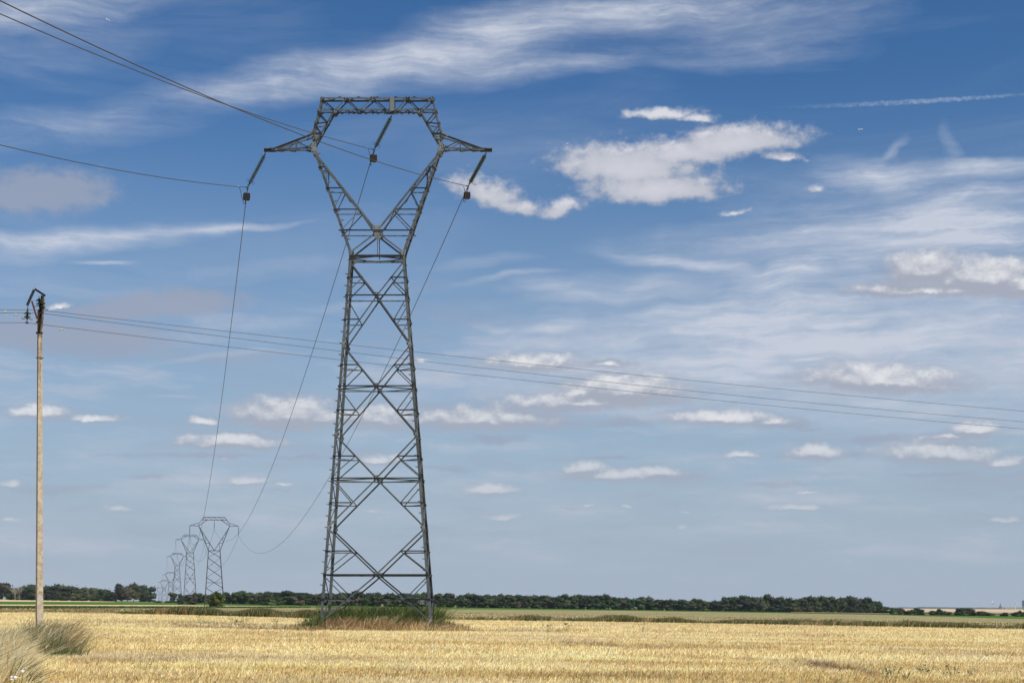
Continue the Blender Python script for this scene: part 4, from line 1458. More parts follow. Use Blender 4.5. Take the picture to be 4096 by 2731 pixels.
def far_pylon(cx, Y, ytop, ybase, px_per_m, style, label, yaw, scale_w=1.0):
    X = (cx - HALF) / F * Y
    z0 = gzf(X, Y) if Y < 800 else EYE + (YH - ybase) / F * Y - .2
    H = EYE + (YH - ytop) / F * Y - z0
    root = empty('distant_pylon', (X, Y, z0), yaw)
    tag(root, label, 'pylon', 'pylons far along the line')
    hs = H / 23.0                                     # head keeps its real size, only the body grows
    top = H
    m = 1.0
    zt, zc, za, zw = top, top - .70 * m, top - 2.2 * m, top - 8.55 * m   # top chord, bottom chord, arm level, waist
    if H > 27: zw = top - 8.0
    tk = max(.13, min(.20, .30 / 1.0 * Y / 3000 + .09))
    def B(name, a, b, k=1.0): beam(name, a, b, tk * k, root, None)
    hb, hwst = 2.45 + (H - 23) * .06, 1.45
    d0, d1, dh = 1.3 + (H - 23) * .03, .5, .28
    wid = lambda z: hb + (hwst - hb) * z / zw
    dep = lambda z: d0 + (d1 - d0) * z / zw
    for sy in (-1, 1):
        for s in (-1, 1):
            B('leg', (s * hb, sy * d0, 0), (s * hwst, sy * d1, zw), 1.25)
            B('leg', (s * hwst, sy * d1, zw), (s * 3.95, sy * dh, za + .15), 1.1)
            B('inner_chord', (0, sy * d1, zw), (s * 3.95, sy * dh, za), 1.0)
            B('shoulder_chord', (s * 3.95, sy * dh, za + .4), (s * 2.65, sy * dh, zt), .9)
            B('shoulder_chord', (s * 3.95, sy * dh, za), (s * 1.75, sy * dh, zc), .9)
            B('arm_chord', (s * 3.95, sy * dh, za + .7), (s * 6.15, 0, za), .8)
            B('arm_chord', (s * 3.95, sy * dh, za - .05), (s * 6.15, 0, za - .02), .8)
            B('arm_post', (s * 5.0, sy * .14, za - .02), (s * 5.0, sy * .14, za + .36), .6)
            for t in (.30, .52, .75):
                z = zw + (za - zw) * t
                B('strut', (s * (hwst + (3.95 - hwst) * t), sy * .4, z), (s * 3.95 * t, sy * .4, z), .6)
            for (t0, t1) in ((.30, .52), (.52, .75), (.0, .30)):
                B('strut', (s * 3.95 * t1, sy * .4, zw + (za - zw) * t1), (s * (hwst + (3.95 - hwst) * t0), sy * .4, zw + (za - zw) * t0), .5)
        B('top_chord', (-2.65, sy * dh, zt), (2.65, sy * dh, zt), .9)
        B('bottom_chord', (-3.0, sy * dh, zc), (3.0, sy * dh, zc), .9)
        B('waist_beam', (-hwst, sy * d1, zw), (hwst, sy * d1, zw), 1.0)
        xs_ = np.linspace(-2.6, 2.6, 9)
        for i in range(8):
            B('web_brace', (xs_[i], sy * dh, zt if i % 2 == 0 else zc), (xs_[i + 1], sy * dh, zc if i % 2 == 0 else zt), .55)
        # body
        if style == 'cross':
            lv = [zw, zw - 1.8, zw - 4.3, zw - 6.9, zw - 9.6, zw - 12.2, .0]
            lv = [max(v_, 0) for v_ in lv if v_ > 1.2] + [0.0]
            for i in range(len(lv) - 1):
                a_, b_ = lv[i], lv[i + 1]
                B('diagonal_brace', (-wid(a_), sy * dep(a_), a_), (wid(b_), sy * dep(b_), b_), 1.0 if sy < 0 else .6)
                B('diagonal_brace', (wid(a_), sy * dep(a_), a_), (-wid(b_), sy * dep(b_), b_), .6 if sy < 0 else .6)
            B('cross_beam', (-wid(lv[-2]), sy * dep(lv[-2]), lv[-2]), (wid(lv[-2]), sy * dep(lv[-2]), lv[-2]), .8)
            B('cross_beam', (-wid(zw - 8.2), sy * dep(zw - 8.2), zw - 8.2), (wid(zw - 8.2), sy * dep(zw - 8.2), zw - 8.2), .7)
        else:
            npan = 3 if H < 27 else 4
            lv = list(np.linspace(zw, 1.0, npan * 2 + 1)) + []
            if style == 'mixed':
                for i in range(3):
                    a_, b_ = zw - 2.6 * i, zw - 2.6 * (i + 1)
                    B('diagonal_brace', (-wid(a_), sy * dep(a_), a_), (wid(b_), sy * dep(b_), b_), 1.0)
                    B('diagonal_brace', (wid(a_), sy * dep(a_), a_), (-wid(b_), sy * dep(b_), b_), .6)
                lv = list(np.linspace(zw - 7.8, .6, 5))
            for i in range(len(lv) - 1):
                a_, b_ = lv[i], lv[i + 1]
                for s in (-1, 1):
                    if i % 2 == 0:
                        p_, q_ = (s * wid(a_), sy * dep(a_), a_), (0, sy * dep(b_), b_)
                    else:
                        p_, q_ = (0, sy * dep(a_), a_), (s * wid(b_), sy * dep(b_), b_)
                    B('diagonal_brace', p_, q_, .8)
                    mid = [(p_[j] + q_[j]) / 2 for j in range(3)]
                    B('strut', mid, (s * wid(mid[2]), sy * dep(mid[2]), mid[2]), .6)
                    if Y < 1000:
                        zb = b_ if i % 2 == 0 else a_
                        B('redundant_brace', mid, (s * wid(zb), sy * dep(zb), zb), .5)
                if i % 2 == 0:
                    B('cross_beam', (-wid(b_), sy * dep(b_), b_), (wid(b_), sy * dep(b_), b_), .8)
    # insulator strings (children of nothing: they hang from the pylon)
    R = Matrix.Rotation(yaw, 3, 'Z')
    ends = []
    for (lx, nm_) in ((-6.15, 'left arm'), (0.0, 'top beam'), (6.15, 'right arm')):
        zt_ = (za - .05) if lx else zc - .05
        pt = Vector((X, Y, z0)) + R @ Vector((lx, 0, zt_))
        ob = MB()
        ln = 2.35
        prof = [(.03, 0.0)]
        nn = 13
        for k in range(nn):
            zz = -.3 - (ln - .7) * k / (nn - 1)
            prof += [(.05, zz), (.13, zz - .03), (.05, zz - .06)]
        prof += [(.03, -ln)]
        ob.lathe(prof, 6)
        o2 = ob.build('insulator_string', M_DARK)
        o2.location = pt
        tag(o2, f'dark insulator string under the {nm_} of the {label.split(",")[0].split(" pylon")[0]} pylon', 'insulator', 'insulator strings of the far pylons')
        ends.append(pt + Vector((0, 0, -ln)))
    return ends


yaw = math.radians(13.7)
T = []
T.append(far_pylon(857, 370, 2068, 2427, 15.6, 'cross', 'nearest of the distant pylons, beside a bright green bush', yaw))
T.append(far_pylon(760, 640, 2138, 2414, 9.1, 'mixed', 'second distant pylon, with a low dark bush at its feet', yaw))
T.append(far_pylon(708.6, 899, 2211, 2413, 6.4, 'diamond', 'third distant pylon, pale and slim, left of the second', yaw))
T.append(far_pylon(682, 1168, 2287, 2411, 4.9, 'diamond', 'fourth distant pylon, small and hazy', yaw))
T.append(far_pylon(657, 1500, 2319, 2409, 3.85, 'diamond', 'fifth distant pylon, tiny and hazy', yaw))
T.append(far_pylon(640, 1850, 2348, 2408, 3.1, 'diamond', 'sixth distant pylon, faint and almost lost in the haze', yaw))
names3 = ('left', 'middle', 'right')
ords = ['the tall pylon', 'the nearest distant pylon', 'the second distant pylon', 'the third distant pylon', 'the fourth distant pylon', 'the fifth distant pylon', 'the sixth distant pylon']
prev = [BL, BM, BR]
for k in range(6):
    sag = [[9.5, 10.5, 11.4], [8.5, 8.5, 9.0], [8, 8, 8], [8, 8, 8], [10, 10, 10], [10, 10, 10]][k]
    for j in range(3):
        a, b = Vector(prev[j]), T[k][j]
        pts = []
        for t in np.linspace(0, 1, 60 if k == 0 else 26):
            p = a.lerp(b, t); p.z -= 4 * sag[j] * t * (1 - t); pts.append(p)
        wire('conductor', pts, .022 if k == 0 else .03, M_WIRE if k == 0 else M_FARWIRE,
             f'{names3[j]} sagging conductor from {ords[k]} to {ords[k + 1]}', 'conductors of the far spans', 5)
    prev = T[k]

# ------------------------------------------------------------------ the concrete pole
PY = 52.0
px_ = lambda x, y: at(x * .19133, 1100 + y * .19133, PY)        # from the enlarged view of the pole head
foot = at(157.5, 2549, PY); foot.z = gzf(foot.x, PY) - .1
pole = empty('concrete_pole', foot)
tag(pole, 'slender weathered concrete power pole at the left edge with a black steel head', 'power pole')
topz = at(150, 1240, PY).z
mb = MB()
yawp = math.radians(36)
R3 = Matrix.Rotation(yawp, 3, 'Z')
wb, wt = .228, .130
db, dt = .195, .120
Hh = topz - foot.z
vs = []
lean = at(159.0, 1340, PY).x - foot.x
for (z, w, d, lx) in ((0, wb, db, 0), (Hh, wt, dt, lean)):
    for (sx, sy) in ((-1, -1), (1, -1), (1, 1), (-1, 1)):
        p = R3 @ Vector((sx * w / 2, sy * d / 2, 0))
        vs.append((p.x + lx, p.y, z))
mb.add(vs, [(0, 1, 5, 4), (1, 2, 6, 5), (2, 3, 7, 6), (3, 0, 4, 7), (3, 2, 1, 0), (4, 5, 6, 7)])
mb.build('shaft', M_CONC, pole)


def on_face(z, out=.0, sx=0.0):
    """spot on the front face of the shaft at height z above its foot"""
    t = z / Hh
    d = db + (dt - db) * t
    p = R3 @ Vector((sx, -d / 2 - out, 0))
    return Vector((p.x + lean * t, p.y, z))


for py in (1373, 1382, 1391, 1400, 1409, 1427, 1436, 1454.5, 1463.5, 1472.5, 1481.5, 1509, 1518, 1527):
    z = EYE + (YH - py) / F * PY - foot.z
    mb = MB(); mb.box(on_face(z, .001), (.026, .012, .026), R3)
    mb.build('bolt_hole', M_DARK, pole)
mb = MB()
z = EYE + (YH - 1431.5) / F * PY - foot.z
for (a, b) in (((-.5, -.5), (.5, -.5)), ((.5, -.5), (.5, .5)), ((.5, .5), (-.5, .5)), ((-.5, .5), (-.5, -.5))):
    f_ = lambda q: R3 @ Vector((q[0] * .205, q[1] * .19, 0)) + Vector((lean * z / Hh, 0, z))
    mb.bar(f_(a), f_(b), .012, .02)
mb.build('strap', M_BLACK, pole)
mb = MB()
z = EYE + (YH - 2390) / F * PY - foot.z
mb.box(on_face(z, .004), (.10, .008, .15), R3)
PLAQUE = mb.build('number_plaque', plain('pale_plaque', (.42, .48, .50), .5), pole)


def lettering(txt, z, size, mat, out, sx=0.0, parent=None):
    cu = bpy.data.curves.new('lettering', 'FONT')
    cu.body = txt; cu.size = size; cu.extrude = .002; cu.align_x = 'CENTER'; cu.align_y = 'CENTER'
    tmp = bpy.data.objects.new('lettering', cu)
    COL.objects.link(tmp)
    dg = bpy.context.evaluated_depsgraph_get()
    me = bpy.data.meshes.new_from_object(tmp.evaluated_get(dg))
    bpy.data.objects.remove(tmp)
    me.materials.clear(); me.materials.append(mat)
    m = (R3 @ Matrix.Rotation(math.pi / 2, 3, 'X')).to_4x4()
    m.translation = on_face(z, out, sx)
    mesh_obj('lettering', me, None, parent or pole, m)


M_INK = plain('faded_brown_paint', (.22, .13, .08), .8)
M_INKG = plain('grey_print', (.16, .18, .20), .8)
lettering('29', EYE + (YH - 2369) / F * PY - foot.z, .13, M_INK, .004)
lettering('T', EYE + (YH - 2390) / F * PY - foot.z, .10, M_INKG, .012, parent=PLAQUE)
lettering('I', EYE + (YH - 2315) / F * PY - foot.z, .10, M_INK, .003)
lettering('O', EYE + (YH - 2337) / F * PY - foot.z, .09, M_INK, .003)

# black steel head frame
fl = lambda v: v - foot


def head_bar(name, a, b, w, h, mat=M_BLACK, dy=(0, 0)):
    mb = MB()
    p, q = fl(px_(*a)) + Vector((0, dy[0], 0)), fl(px_(*b)) + Vector((0, dy[1], 0))
    mb.bar(p, q, w, h, (0, 1, 0))
    return mb.build(name, mat, pole)


def channel(name, a, b, w, dp, mat=M_BLACK, dy=(0, 0)):
    mb = MB()
    p, q = fl(px_(*a)) + Vector((0, dy[0], 0)), fl(px_(*b)) + Vector((0, dy[1], 0))
    d = (q - p).normalized(); sx = d.cross(Vector((0, 1, 0))).normalized()
    mb.bar(p, q, w, .012, (0, 1, 0)) if False else None
    mb.bar(p, q, w, .015, (0, 1, 0))
    for k in (-1, 1):
        mb.bar(p + sx * k * (w / 2 - .008) - Vector((0, dp / 2, 0)), q + sx * k * (w / 2 - .008) - Vector((0, dp / 2, 0)), .015, dp, (0, 1, 0))
    return mb.build(name, mat, pole)


channel('head_arm', (772, 352), (682, 702), .07, .07, dy=(-.28, -.55))
channel('head_beam', (785, 330), (925, 420), .07, .08, dy=(-.28, .12))
channel('head_post', (885, 425), (848, 1240), .095, .07, dy=(.05, -.17))
head_bar('head_brace', (742, 590), (800, 930), .055, .03, M_RUST, dy=(-.4, -.12))
head_bar('head_rail', (908, 480), (880, 1100), .035, .05, M_CONC, dy=(.12, .0))
mb = MB()
c_ = fl(px_(822, 1210)); mb.box(c_ + Vector((0, 0, 0)), (.19, .21, .055), R3)
c_ = fl(px_(822, 985)); mb.box(c_ + Vector((0, 0, 0)), (.185, .20, .045), R3)
mb.build('clamp_band', M_BLACK, pole)


def small_string(xt, yt, xb, yb, discs, horn, label, dy):
    t_, b_ = px_(xt, yt) + Vector((0, dy, 0)), px_(xb, yb) + Vector((0, dy, 0))
    root = empty('insulator_string', t_)
    tag(root, label, 'insulator', 'insulator strings on the concrete pole')
    d = b_ - t_
    mb = MB()
    mb.tube([(0, 0, 0), d * .15], .012, 6); mb.tube([d * .15, d * .8], .028, 7); mb.tube([d * .8, d], .014, 6); mb.box(d, (.08, .10, .05))
    mb.build('link', M_DARK, root)
    for yy in discs:
        m = Matrix.Scale(.92, 4); m.translation = (px_(xt + (xb - xt) * (yy - yt) / (yb - yt), yy) + Vector((0, dy, 0))) - t_
        mesh_obj('disc', DISC, None, root, m)
    mb = MB()
    mb.tube([px_(x, y) + Vector((0, dy, 0)) - t_ for (x, y) in horn], .012, 6)
    mb.build('arcing_horn', M_BLACK, root)
    return b_


W1 = small_string(788, 420, 800, 715, (503, 577), [(657, 622), (700, 640), (760, 628), (838, 620)], 'green glass insulator pair inside the black frame of the concrete pole', .15)
W2 = small_string(905, 470, 900, 812, (597, 672), [(870, 712), (935, 715), (985, 740), (1012, 735), (1035, 718)], 'green glass insulator pair right of the concrete pole top', -.12)
W3 = small_string(678, 712, 660, 1055, (850, 922), [(542, 950), (570, 975), (620, 965), (690, 962), (735, 985), (778, 990)], 'green glass insulator pair hanging lowest, left of the concrete pole', -.5)
for (p, dv, b_, c_, nm) in ((W1, (.918, .396), -.03962, .00029, 'uppermost'), (W2, (.918, .396), -.05849, .00051, 'middle'), (W3, (.920, .393), -.05131, .00036, 'lowest')):
    pts = [(p.x + dv[0] * t, p.y + dv[1] * t, p.z + b_ * t + c_ * t * t) for t in np.arange(0, 96, 2.5)]
    wire('distribution_wire', pts, .0085, M_WIRE, f'{nm} of three thin wires running right from the concrete pole', 'wires right of the concrete pole')
    pts = [(p.x - dv[0] * t, p.y - dv[1] * t * .2, p.z - .010 * t + .0006 * t * t) for t in np.arange(0, 46, 2.5)]
    wire('distribution_wire', pts, .0085, M_WIRE, f'{nm} of three thin wires running left from the concrete pole', 'wires left of the concrete pole')

for (x, y, lb, dy) in ((85, 735, 'clear glass bird marker on the top wire at the left edge', .15), (360, 828, 'clear glass bird marker on the middle wire left of the pole', -.12),
                       (1230, 1090, 'clear glass bird marker on the lowest wire right of the pole', .3)):
    p = px_(x, y) + Vector((0, dy, 0))
    root = empty('bird_marker', p)
    tag(root, lb, 'bird marker', 'glass bird markers on the thin wires')
    mb = MB(); mb.box((0, 0, -.01), (.065, .05, .055)); mb.build('clip', M_CLIP, root)
    mb = MB(); mb.lathe([(.02, -.04), (.05, -.05), (.072, -.085), (.08, -.12), (.074, -.122), (.066, -.087), (.045, -.056)], 12); mb.build('glass_bell', M_CLEAR, root, True)


# ------------------------------------------------------------------ trees
def crown_mesh(name, seed, w, h, lobes, leafn, cols, open_=0.0):
    """a broadleaf crown: many bulging lobes, each covered with leaf clumps"""
    r = np.random.default_rng(seed)
    pts, nr, cc = [], [], []
    vs, fs, tint = [], [], []
    base_cols = np.array(cols)
    for i in range(lobes):
        a = r.uniform(0, 2 * math.pi); rr = w * .5 * math.sqrt(r.uniform(0, 1)) * .72
        zz = h * r.uniform(.04, .88)
        prof = math.sqrt(max(0.05, 1 - ((zz / h - .5) / .56) ** 2))
        c = np.array([math.cos(a) * rr * prof, math.sin(a) * rr * prof, zz])
        R = w * r.uniform(.17, .29)
        col = base_cols[r.integers(len(cols))] * r.uniform(.6, 1.1)
        # solid heart of the lobe, ragged
        nu, nv = 7, 5
        b0 = len(vs)
        for iv in range(nv + 1):
            for iu in range(nu):
                th, ph = 2 * math.pi * iu / nu, math.pi * iv / nv
                k = R * r.uniform(.68, .95)
                vs.append(c + k * np.array([math.sin(ph) * math.cos(th), math.sin(ph) * math.sin(th), math.cos(ph) * .85]))
                tint.append(col * .8)
        for iv in range(nv):
            for iu in range(nu):
                fs.append((b0 + iv * nu + iu, b0 + iv * nu + (iu + 1) % nu, b0 + (iv + 1) * nu + (iu + 1) % nu, b0 + (iv + 1) * nu + iu))
        n = int(leafn / lobes)
        d = r.normal(size=(n, 3)); d /= np.linalg.norm(d, axis=1)[:, None]
        d[:, 2] = np.abs(d[:, 2]) * .9 - .3 * (r.random(n) < .35)
        for j in range(n):
            p = c + d[j] * R * r.uniform(.85, 1.22)
            s = w * r.uniform(.022, .05)
            n_ = d[j] + r.normal(0, .5, 3)
            t1 = np.cross(n_, r.normal(size=3)); t1 /= np.linalg.norm(t1) + 1e-6
            t2 = np.cross(n_, t1); t2 /= np.linalg.norm(t2) + 1e-6
            b0 = len(vs)
            cj = col * r.uniform(.7, 1.35)
            for (u, v) in ((-1, -.6), (1, -.8), (.7, .9), (-.8, .7)):
                vs.append(p + t1 * s * u + t2 * s * v); tint.append(cj)
            fs.append((b0, b0 + 1, b0 + 2, b0 + 3))
    return np_mesh(name, np.array(vs), np.array(fs), np.clip(np.array(tint), .003, 1))


M_CROWN = leafy('tree_leaves', trans=.2, rough=.65, vary=True)
M_BARK = plain('grey_bark', (.12, .10, .08), .9, 0, .3)
M_PALEBARK = plain('pale_dead_bark', (.30, .27, .22), .9, 0, .2)
DKG = [(.030, .056, .015), (.020, .040, .012), (.040, .066, .017), (.050, .070, .020)]
MDG = [(.040, .064, .018), (.050, .074, .020), (.058, .070, .024), (.032, .050, .016)]
OLV = [(.085, .080, .042), (.065, .070, .034), (.10, .085, .05)]
CR = [crown_mesh('tree_crown', 200 + i, 9, 10, 13, 400, [DKG, MDG, DKG, MDG, DKG, OLV][i]) for i in range(6)]
BUSHM = [crown_mesh('bush_crown', 300 + i, 6, 4.2, 12, 420, [DKG, MDG, OLV][i]) for i in range(3)]
for c in CR + BUSHM: c.materials.append(M_CROWN)


def trunk_mesh(name, h, r, seed, limbs=4):
    mb = MB(); q = random.Random(seed)
    pts = [(0, 0, -.3), (q.uniform(-.1, .1), 0, h * .4), (q.uniform(-.3, .3), q.uniform(-.2, .2), h)]
    for i in range(2):
        mb.bar(pts[i], pts[i + 1], r * (2 - i * .6), r * (2 - i * .6))
    for k in range(limbs):
        a = q.uniform(0, 6.28); z = h * q.uniform(.45, .9)
        mb.bar((0, 0, z), (math.cos(a) * h * .4, math.sin(a) * h * .4, z + h * q.uniform(.3, .5)), r * .7, r * .7)
    return mb.mesh(name)


TR = [trunk_mesh('trunk', 5.0, .22, 400 + i) for i in range(2)]
for t in TR: t.materials.append(M_BARK)


def tree(X, Y, w, h, mesh, label, group=None, name='broadleaf_tree', rz=None, trunk=True, zoff=0.0, cat='tree'):
    root = empty(name, (X, Y, gzf(X, Y) + zoff), random.uniform(0, 6.28) if rz is None else rz)
    tag(root, label, cat, group)
    bw, bh = (9, 10) if mesh in CR else (6, 4.2)
    m = Matrix.Diagonal((w / bw, w / bw, h / bh, 1))
    m.translation = (0, 0, h * -.02 if mesh in BUSHM else h * .02)
    mesh_obj('crown', mesh, None, root, m)
    if trunk:
        m = Matrix.Diagonal((h / 10, h / 10, h / 10, 1))
        mesh_obj('trunk', random.choice(TR), None, root, m)
    return root


# skyline of the woodland: photo x -> photo y of the tree tops, photo y of the feet
WTOP = [(690, 2399), (720, 2392), (760, 2385), (800, 2392), (840, 2380), (900, 2378), (935, 2366), (980, 2367), (1020, 2371), (1080, 2366), (1160, 2366), (1240, 2374), (1300, 2372),
        (1400, 2366), (1500, 2368), (1600, 2370), (1700, 2372), (1760, 2374), (1790, 2371), (1830, 2380), (1885, 2371), (1930, 2379), (2000, 2380), (2110, 2378), (2150, 2376),
        (2190, 2382), (2220, 2385), (2255, 2376), (2300, 2378), (2360, 2381), (2420, 2376), (2470, 2386), (2520, 2390), (2560, 2386), (2610, 2384), (2650, 2400), (2680, 2394),
        (2740, 2402), (2780, 2394), (2830, 2400), (2870, 2400), (2900, 2386), (2960, 2385), (3020, 2384), (3080, 2377), (3110, 2386), (3160, 2392), (3180, 2402), (3210, 2385),
        (3280, 2386), (3340, 2392), (3380, 2383), (3440, 2388), (3490, 2402), (3520, 2410), (3550, 2428)]
WFOOT = [(690, 2409), (900, 2419), (1240, 2424), (1700, 2429), (2500, 2433), (3300, 2447), (3560, 2452)]
WY = [(690, 950), (900, 850), (1240, 800), (1700, 850), (2500, 1000), (3550, 1050)]


def region(px):
    return ('left of the nearest distant pylon', 'between the distant pylons and the tall pylon', 'just right of the tall pylon', 'in the middle of its right half', 'towards its right end')[
        (px > 900) + (px > 1490) + (px > 2150) + (px > 2850)]


rt = random.Random(5)
px = 700.0
while px < 3545:
    Y = interp(WY, px) + rt.uniform(-8, 8)
    X = (px - HALF) / F * Y
    top = interp(WTOP, px) + rt.uniform(-4, 9.0)
    h = EYE + (YH - top) / F * Y - gzf(X, Y)
    w = rt.uniform(7.5, 11.5) * Y / 1000
    m_ = CR[rt.choice([0, 1, 2, 3, 4, 0, 2, 5])]
    tree(X, Y, w, h, m_, 'dark broadleaf tree of the long wood, ' + region(px), 'tall trees of the wood, ' + region(px))
    px += rt.uniform(15, 31)
# lower growth along the foot of the wood and a deeper row behind
px = 690.0
while px < 3540:
    Y = interp(WY, px) - 14 + rt.uniform(-4, 4)
    X = (px - HALF) / F * Y
    h = rt.uniform(4.2, 8.0) * Y / 1000
    tree(X, Y, rt.uniform(6, 10) * Y / 1000, h, CR[rt.choice([0, 1, 3, 4, 5])], 'low tree fronting the long wood, ' + region(px), 'low front trees, ' + region(px))
    px += rt.uniform(26, 42)
px = 905.0
while px < 3500:
    Y = interp(WY, px) + 30
    X = (px - HALF) / F * Y
    top = interp(WTOP, px) + rt.uniform(1, 6)
    h = EYE + (YH - top) / F * Y - gzf(X, Y)
    tree(X, Y, rt.uniform(9, 13), h, CR[rt.choice([0, 2, 4, 1])], 'tree deeper inside the long wood, ' + region(px), 'inner trees, ' + region(px))
    px += rt.uniform(34, 50)

# left-hand copse behind the pole
LTOP = [(-120, 2330), (0, 2333), (30, 2350), (60, 2346), (110, 2360), (150, 2355), (190, 2356), (240, 2342), (290, 2352), (330, 2355), (360, 2350), (400, 2372), (440, 2364)]
left_far = [(45, 2346, 12), (90, 2344, 12), (130, 2338, 14), (175, 2342, 14), (215, 2345, 14), (247, 2336, 13), (300, 2352, 12), (335, 2351, 12), (400, 2353, 14), (430, 2363, 10)]
for i, (x, top, w) in enumerate(left_far):
    Y = 1350; X = (x - HALF) / F * Y
    tree(X, Y, w * 1.25, EYE + (YH - top) / F * Y - gzf(X, Y), CR[i % 5], 'bluish dark tree behind the copse left of the far pylons', 'trees behind the left copse')
left_near = [(-60, 2325, 16), (8, 2328, 17), (40, 2352, 11), (85, 2362, 12), (120, 2350, 13), (150, 2352, 12), (185, 2350, 10), (205, 2362, 12), (225, 2364, 10), (268, 2340, 17), (250, 2366, 11),
             (300, 2372, 11), (335, 2376, 10), (362, 2364, 13), (395, 2362, 11), (425, 2366, 12), (450, 2368, 11), (320, 2382, 8), (280, 2378, 9), (180, 2380, 9), (110, 2384, 8), (410, 2384, 9), (375, 2384, 8), (65, 2384, 10)]
for i, (x, top, w) in enumerate(left_near):
    Y = 1180 - (i % 3) * 8; X = (x - HALF) / F * Y
    tree(X, Y, w * 1.05, EYE + (YH - top) / F * Y - gzf(X, Y), CR[(i * 5) % 6], 'dark green tree in the copse behind the concrete pole', 'trees of the left copse')


# poplar-like open trees and bare trees
def open_tree(px, top, Y, w, label, cols, bare=False, seed=0, barkm=None):
    X = (px - HALF) / F * Y
    H = EYE + (YH - top) / F * Y - gzf(X, Y)
    root = empty('open_tree' if not bare else 'bare_tree', (X, Y, gzf(X, Y)))
    tag(root, label, 'tree')
    q = random.Random(seed)
    mb = MB()
    tips = []
    mb.bar((0, 0, 0), (0, 0, H * .6), .5, .5)
    for k in range(16 if bare else 10):
        a = q.uniform(0, 6.28); z0_ = H * q.uniform(.25, .6); z1_ = min(H, z0_ + H * q.uniform(.2, .45))
        rr = w * q.uniform(.15, .5)
        t = Vector((math.cos(a) * rr, math.sin(a) * rr, z1_))
        mb.bar((0, 0, z0_), t, .16, .16)
        tips.append(t)
        for j in range(3):
            b = q.uniform(0, 6.28)
            e = t + Vector((math.cos(b) * w * .14, math.sin(b) * w * .14, H * q.uniform(.02, .1)))
            mb.bar(Vector((0, 0, z0_)).lerp(t, .7), e, .09, .09); tips.append(e)
    mb.build('trunk', barkm or M_BARK, root)
    if not bare:
        me = crown_mesh('crown', 500 + seed, w, H * .8, 13, 900, cols)
        o2 = mesh_obj('crown', me, M_CROWN, root); o2.location = (0, 0, H * .22)
    return root


open_tree(488, 2340, 1150, 14, 'tall olive tree with pale trunks at the right end of the copse', OLV + MDG, seed=1)
open_tree(535, 2337, 1150, 13, 'tallest loose-crowned tree beside the olive one, end of the copse', MDG + OLV, seed=2)
open_tree(510, 2352, 1145, 9, 'small olive tree between two taller ones in the copse', OLV, seed=3)
open_tree(562, 2362, 1160, 9, 'rounded dark tree just right of the loose-crowned tree', DKG, seed=4)
tree((590 - HALF) / F * 1400, 1400, 17, 14.5, CR[0], 'blue-grey round tree ending the left copse')
tree((572 - HALF) / F * 1400, 1400, 14, 15.5, CR[2], 'hazy tree behind the end of the left copse')
open_tree(60, 2341, 1130, 13, 'pale bare dead tree left of the concrete pole', None, bare=True, seed=5, barkm=M_PALEBARK)
open_tree(78, 2344, 1128, 7, 'small leafless tree right of the pale dead tree', None, bare=True, seed=6)
open_tree(364, 2344, 1140, 10, 'thin feathery tree rising above the middle of the copse', MDG, seed=7)


def bush(px, foot_y, top_y, Y, w, label, mesh=None, group=None):
    X = (px - HALF) / F * Y
    zb = gzf(X, Y)
    h = EYE + (YH - top_y) / F * Y - zb
    return tree(X, Y, w, max(h, 1.2), mesh or BUSHM[0], label, group, name='bush', trunk=False, cat='bush')


# bright bush by the nearest distant pylon
bc = crown_mesh('bush_crown', 77, 3.6, 3.7, 20, 1100, [(.22, .32, .02), (.16, .25, .018), (.26, .36, .025), (.06, .09, .012)])
Yb = 362
Xb = (872 - HALF) / F * Yb
root = empty('bush', (Xb, Yb, gzf(Xb, Yb)))
tag(root, 'bright yellow-green bush at the foot of the nearest distant pylon', 'bush')
mesh_obj('crown', bc, M_WEED, root)
bc2 = crown_mesh('bush_shade', 78, 3.9, 2.2, 12, 500, DKG)
o2 = mesh_obj('painted_shade_foliage', bc2, M_CROWN, root); o2.location = (-.45, .1, -.1)  # dark leaf colour stands in for shade on the bush's left and underside
bush(743, 2418, 2402, 600, 4.6, 'low round dark bush under the second distant pylon', BUSHM[0])
bush(775, 2418, 2407, 600, 3.6, 'lower bush right of the one under the second distant pylon', BUSHM[2])
bush(722, 2418, 2408, 600, 2.6, 'small bush left of the one under the second distant pylon', BUSHM[1])
bush(634, 2410, 2402, 900, 6, 'tiny dark bush on the skyline at the sixth distant pylon', BUSHM[0])
bush(668, 2410, 2405, 900, 3.5, 'tiny bush on the skyline under the fourth distant pylon', BUSHM[1])
bush(614, 2408, 2399, 1300, 5, 'small bush between the copse and the farthest pylons', BUSHM[2])
bush(1100, 2424, 2384, 700, 10.5, 'wide very dark round bush in front of the wood, left of the pylon', BUSHM[0])
bush(1060, 2424, 2392, 700, 6, 'dark bush against the wide round one, left of the pylon', BUSHM[0])
bush(1205, 2424, 2402, 700, 4, 'pale olive bush in front of the wood left of the pylon', BUSHM[2])
bush(2068, 2429, 2408, 850, 5, 'pale grey-green bush in front of the wood, centre', BUSHM[2])
bush(3052, 2443, 2418, 930, 5, 'pale silvery bush in front of the wood, right', BUSHM[2])
hedge = [(3578, 2430, 9), (3600, 2434, 6), (3640, 2438, 10), (3668, 2430, 6), (3680, 2436, 8), (3738, 2442, 9), (3757, 2434, 6), (3775, 2444, 6), (3795, 2446, 6),
         (3845, 2431, 12), (3870, 2434, 8), (3890, 2440, 7), (3832, 2440, 6), (3918, 2445, 7), (3935, 2445, 7), (3955, 2450, 6), (3968, 2452, 5), (4015, 2450, 7), (4022, 2448, 4),
         (4062, 2448, 8), (4080, 2441, 5), (4092, 2450, 8), (4120, 2446, 10), (4160, 2448, 9)]
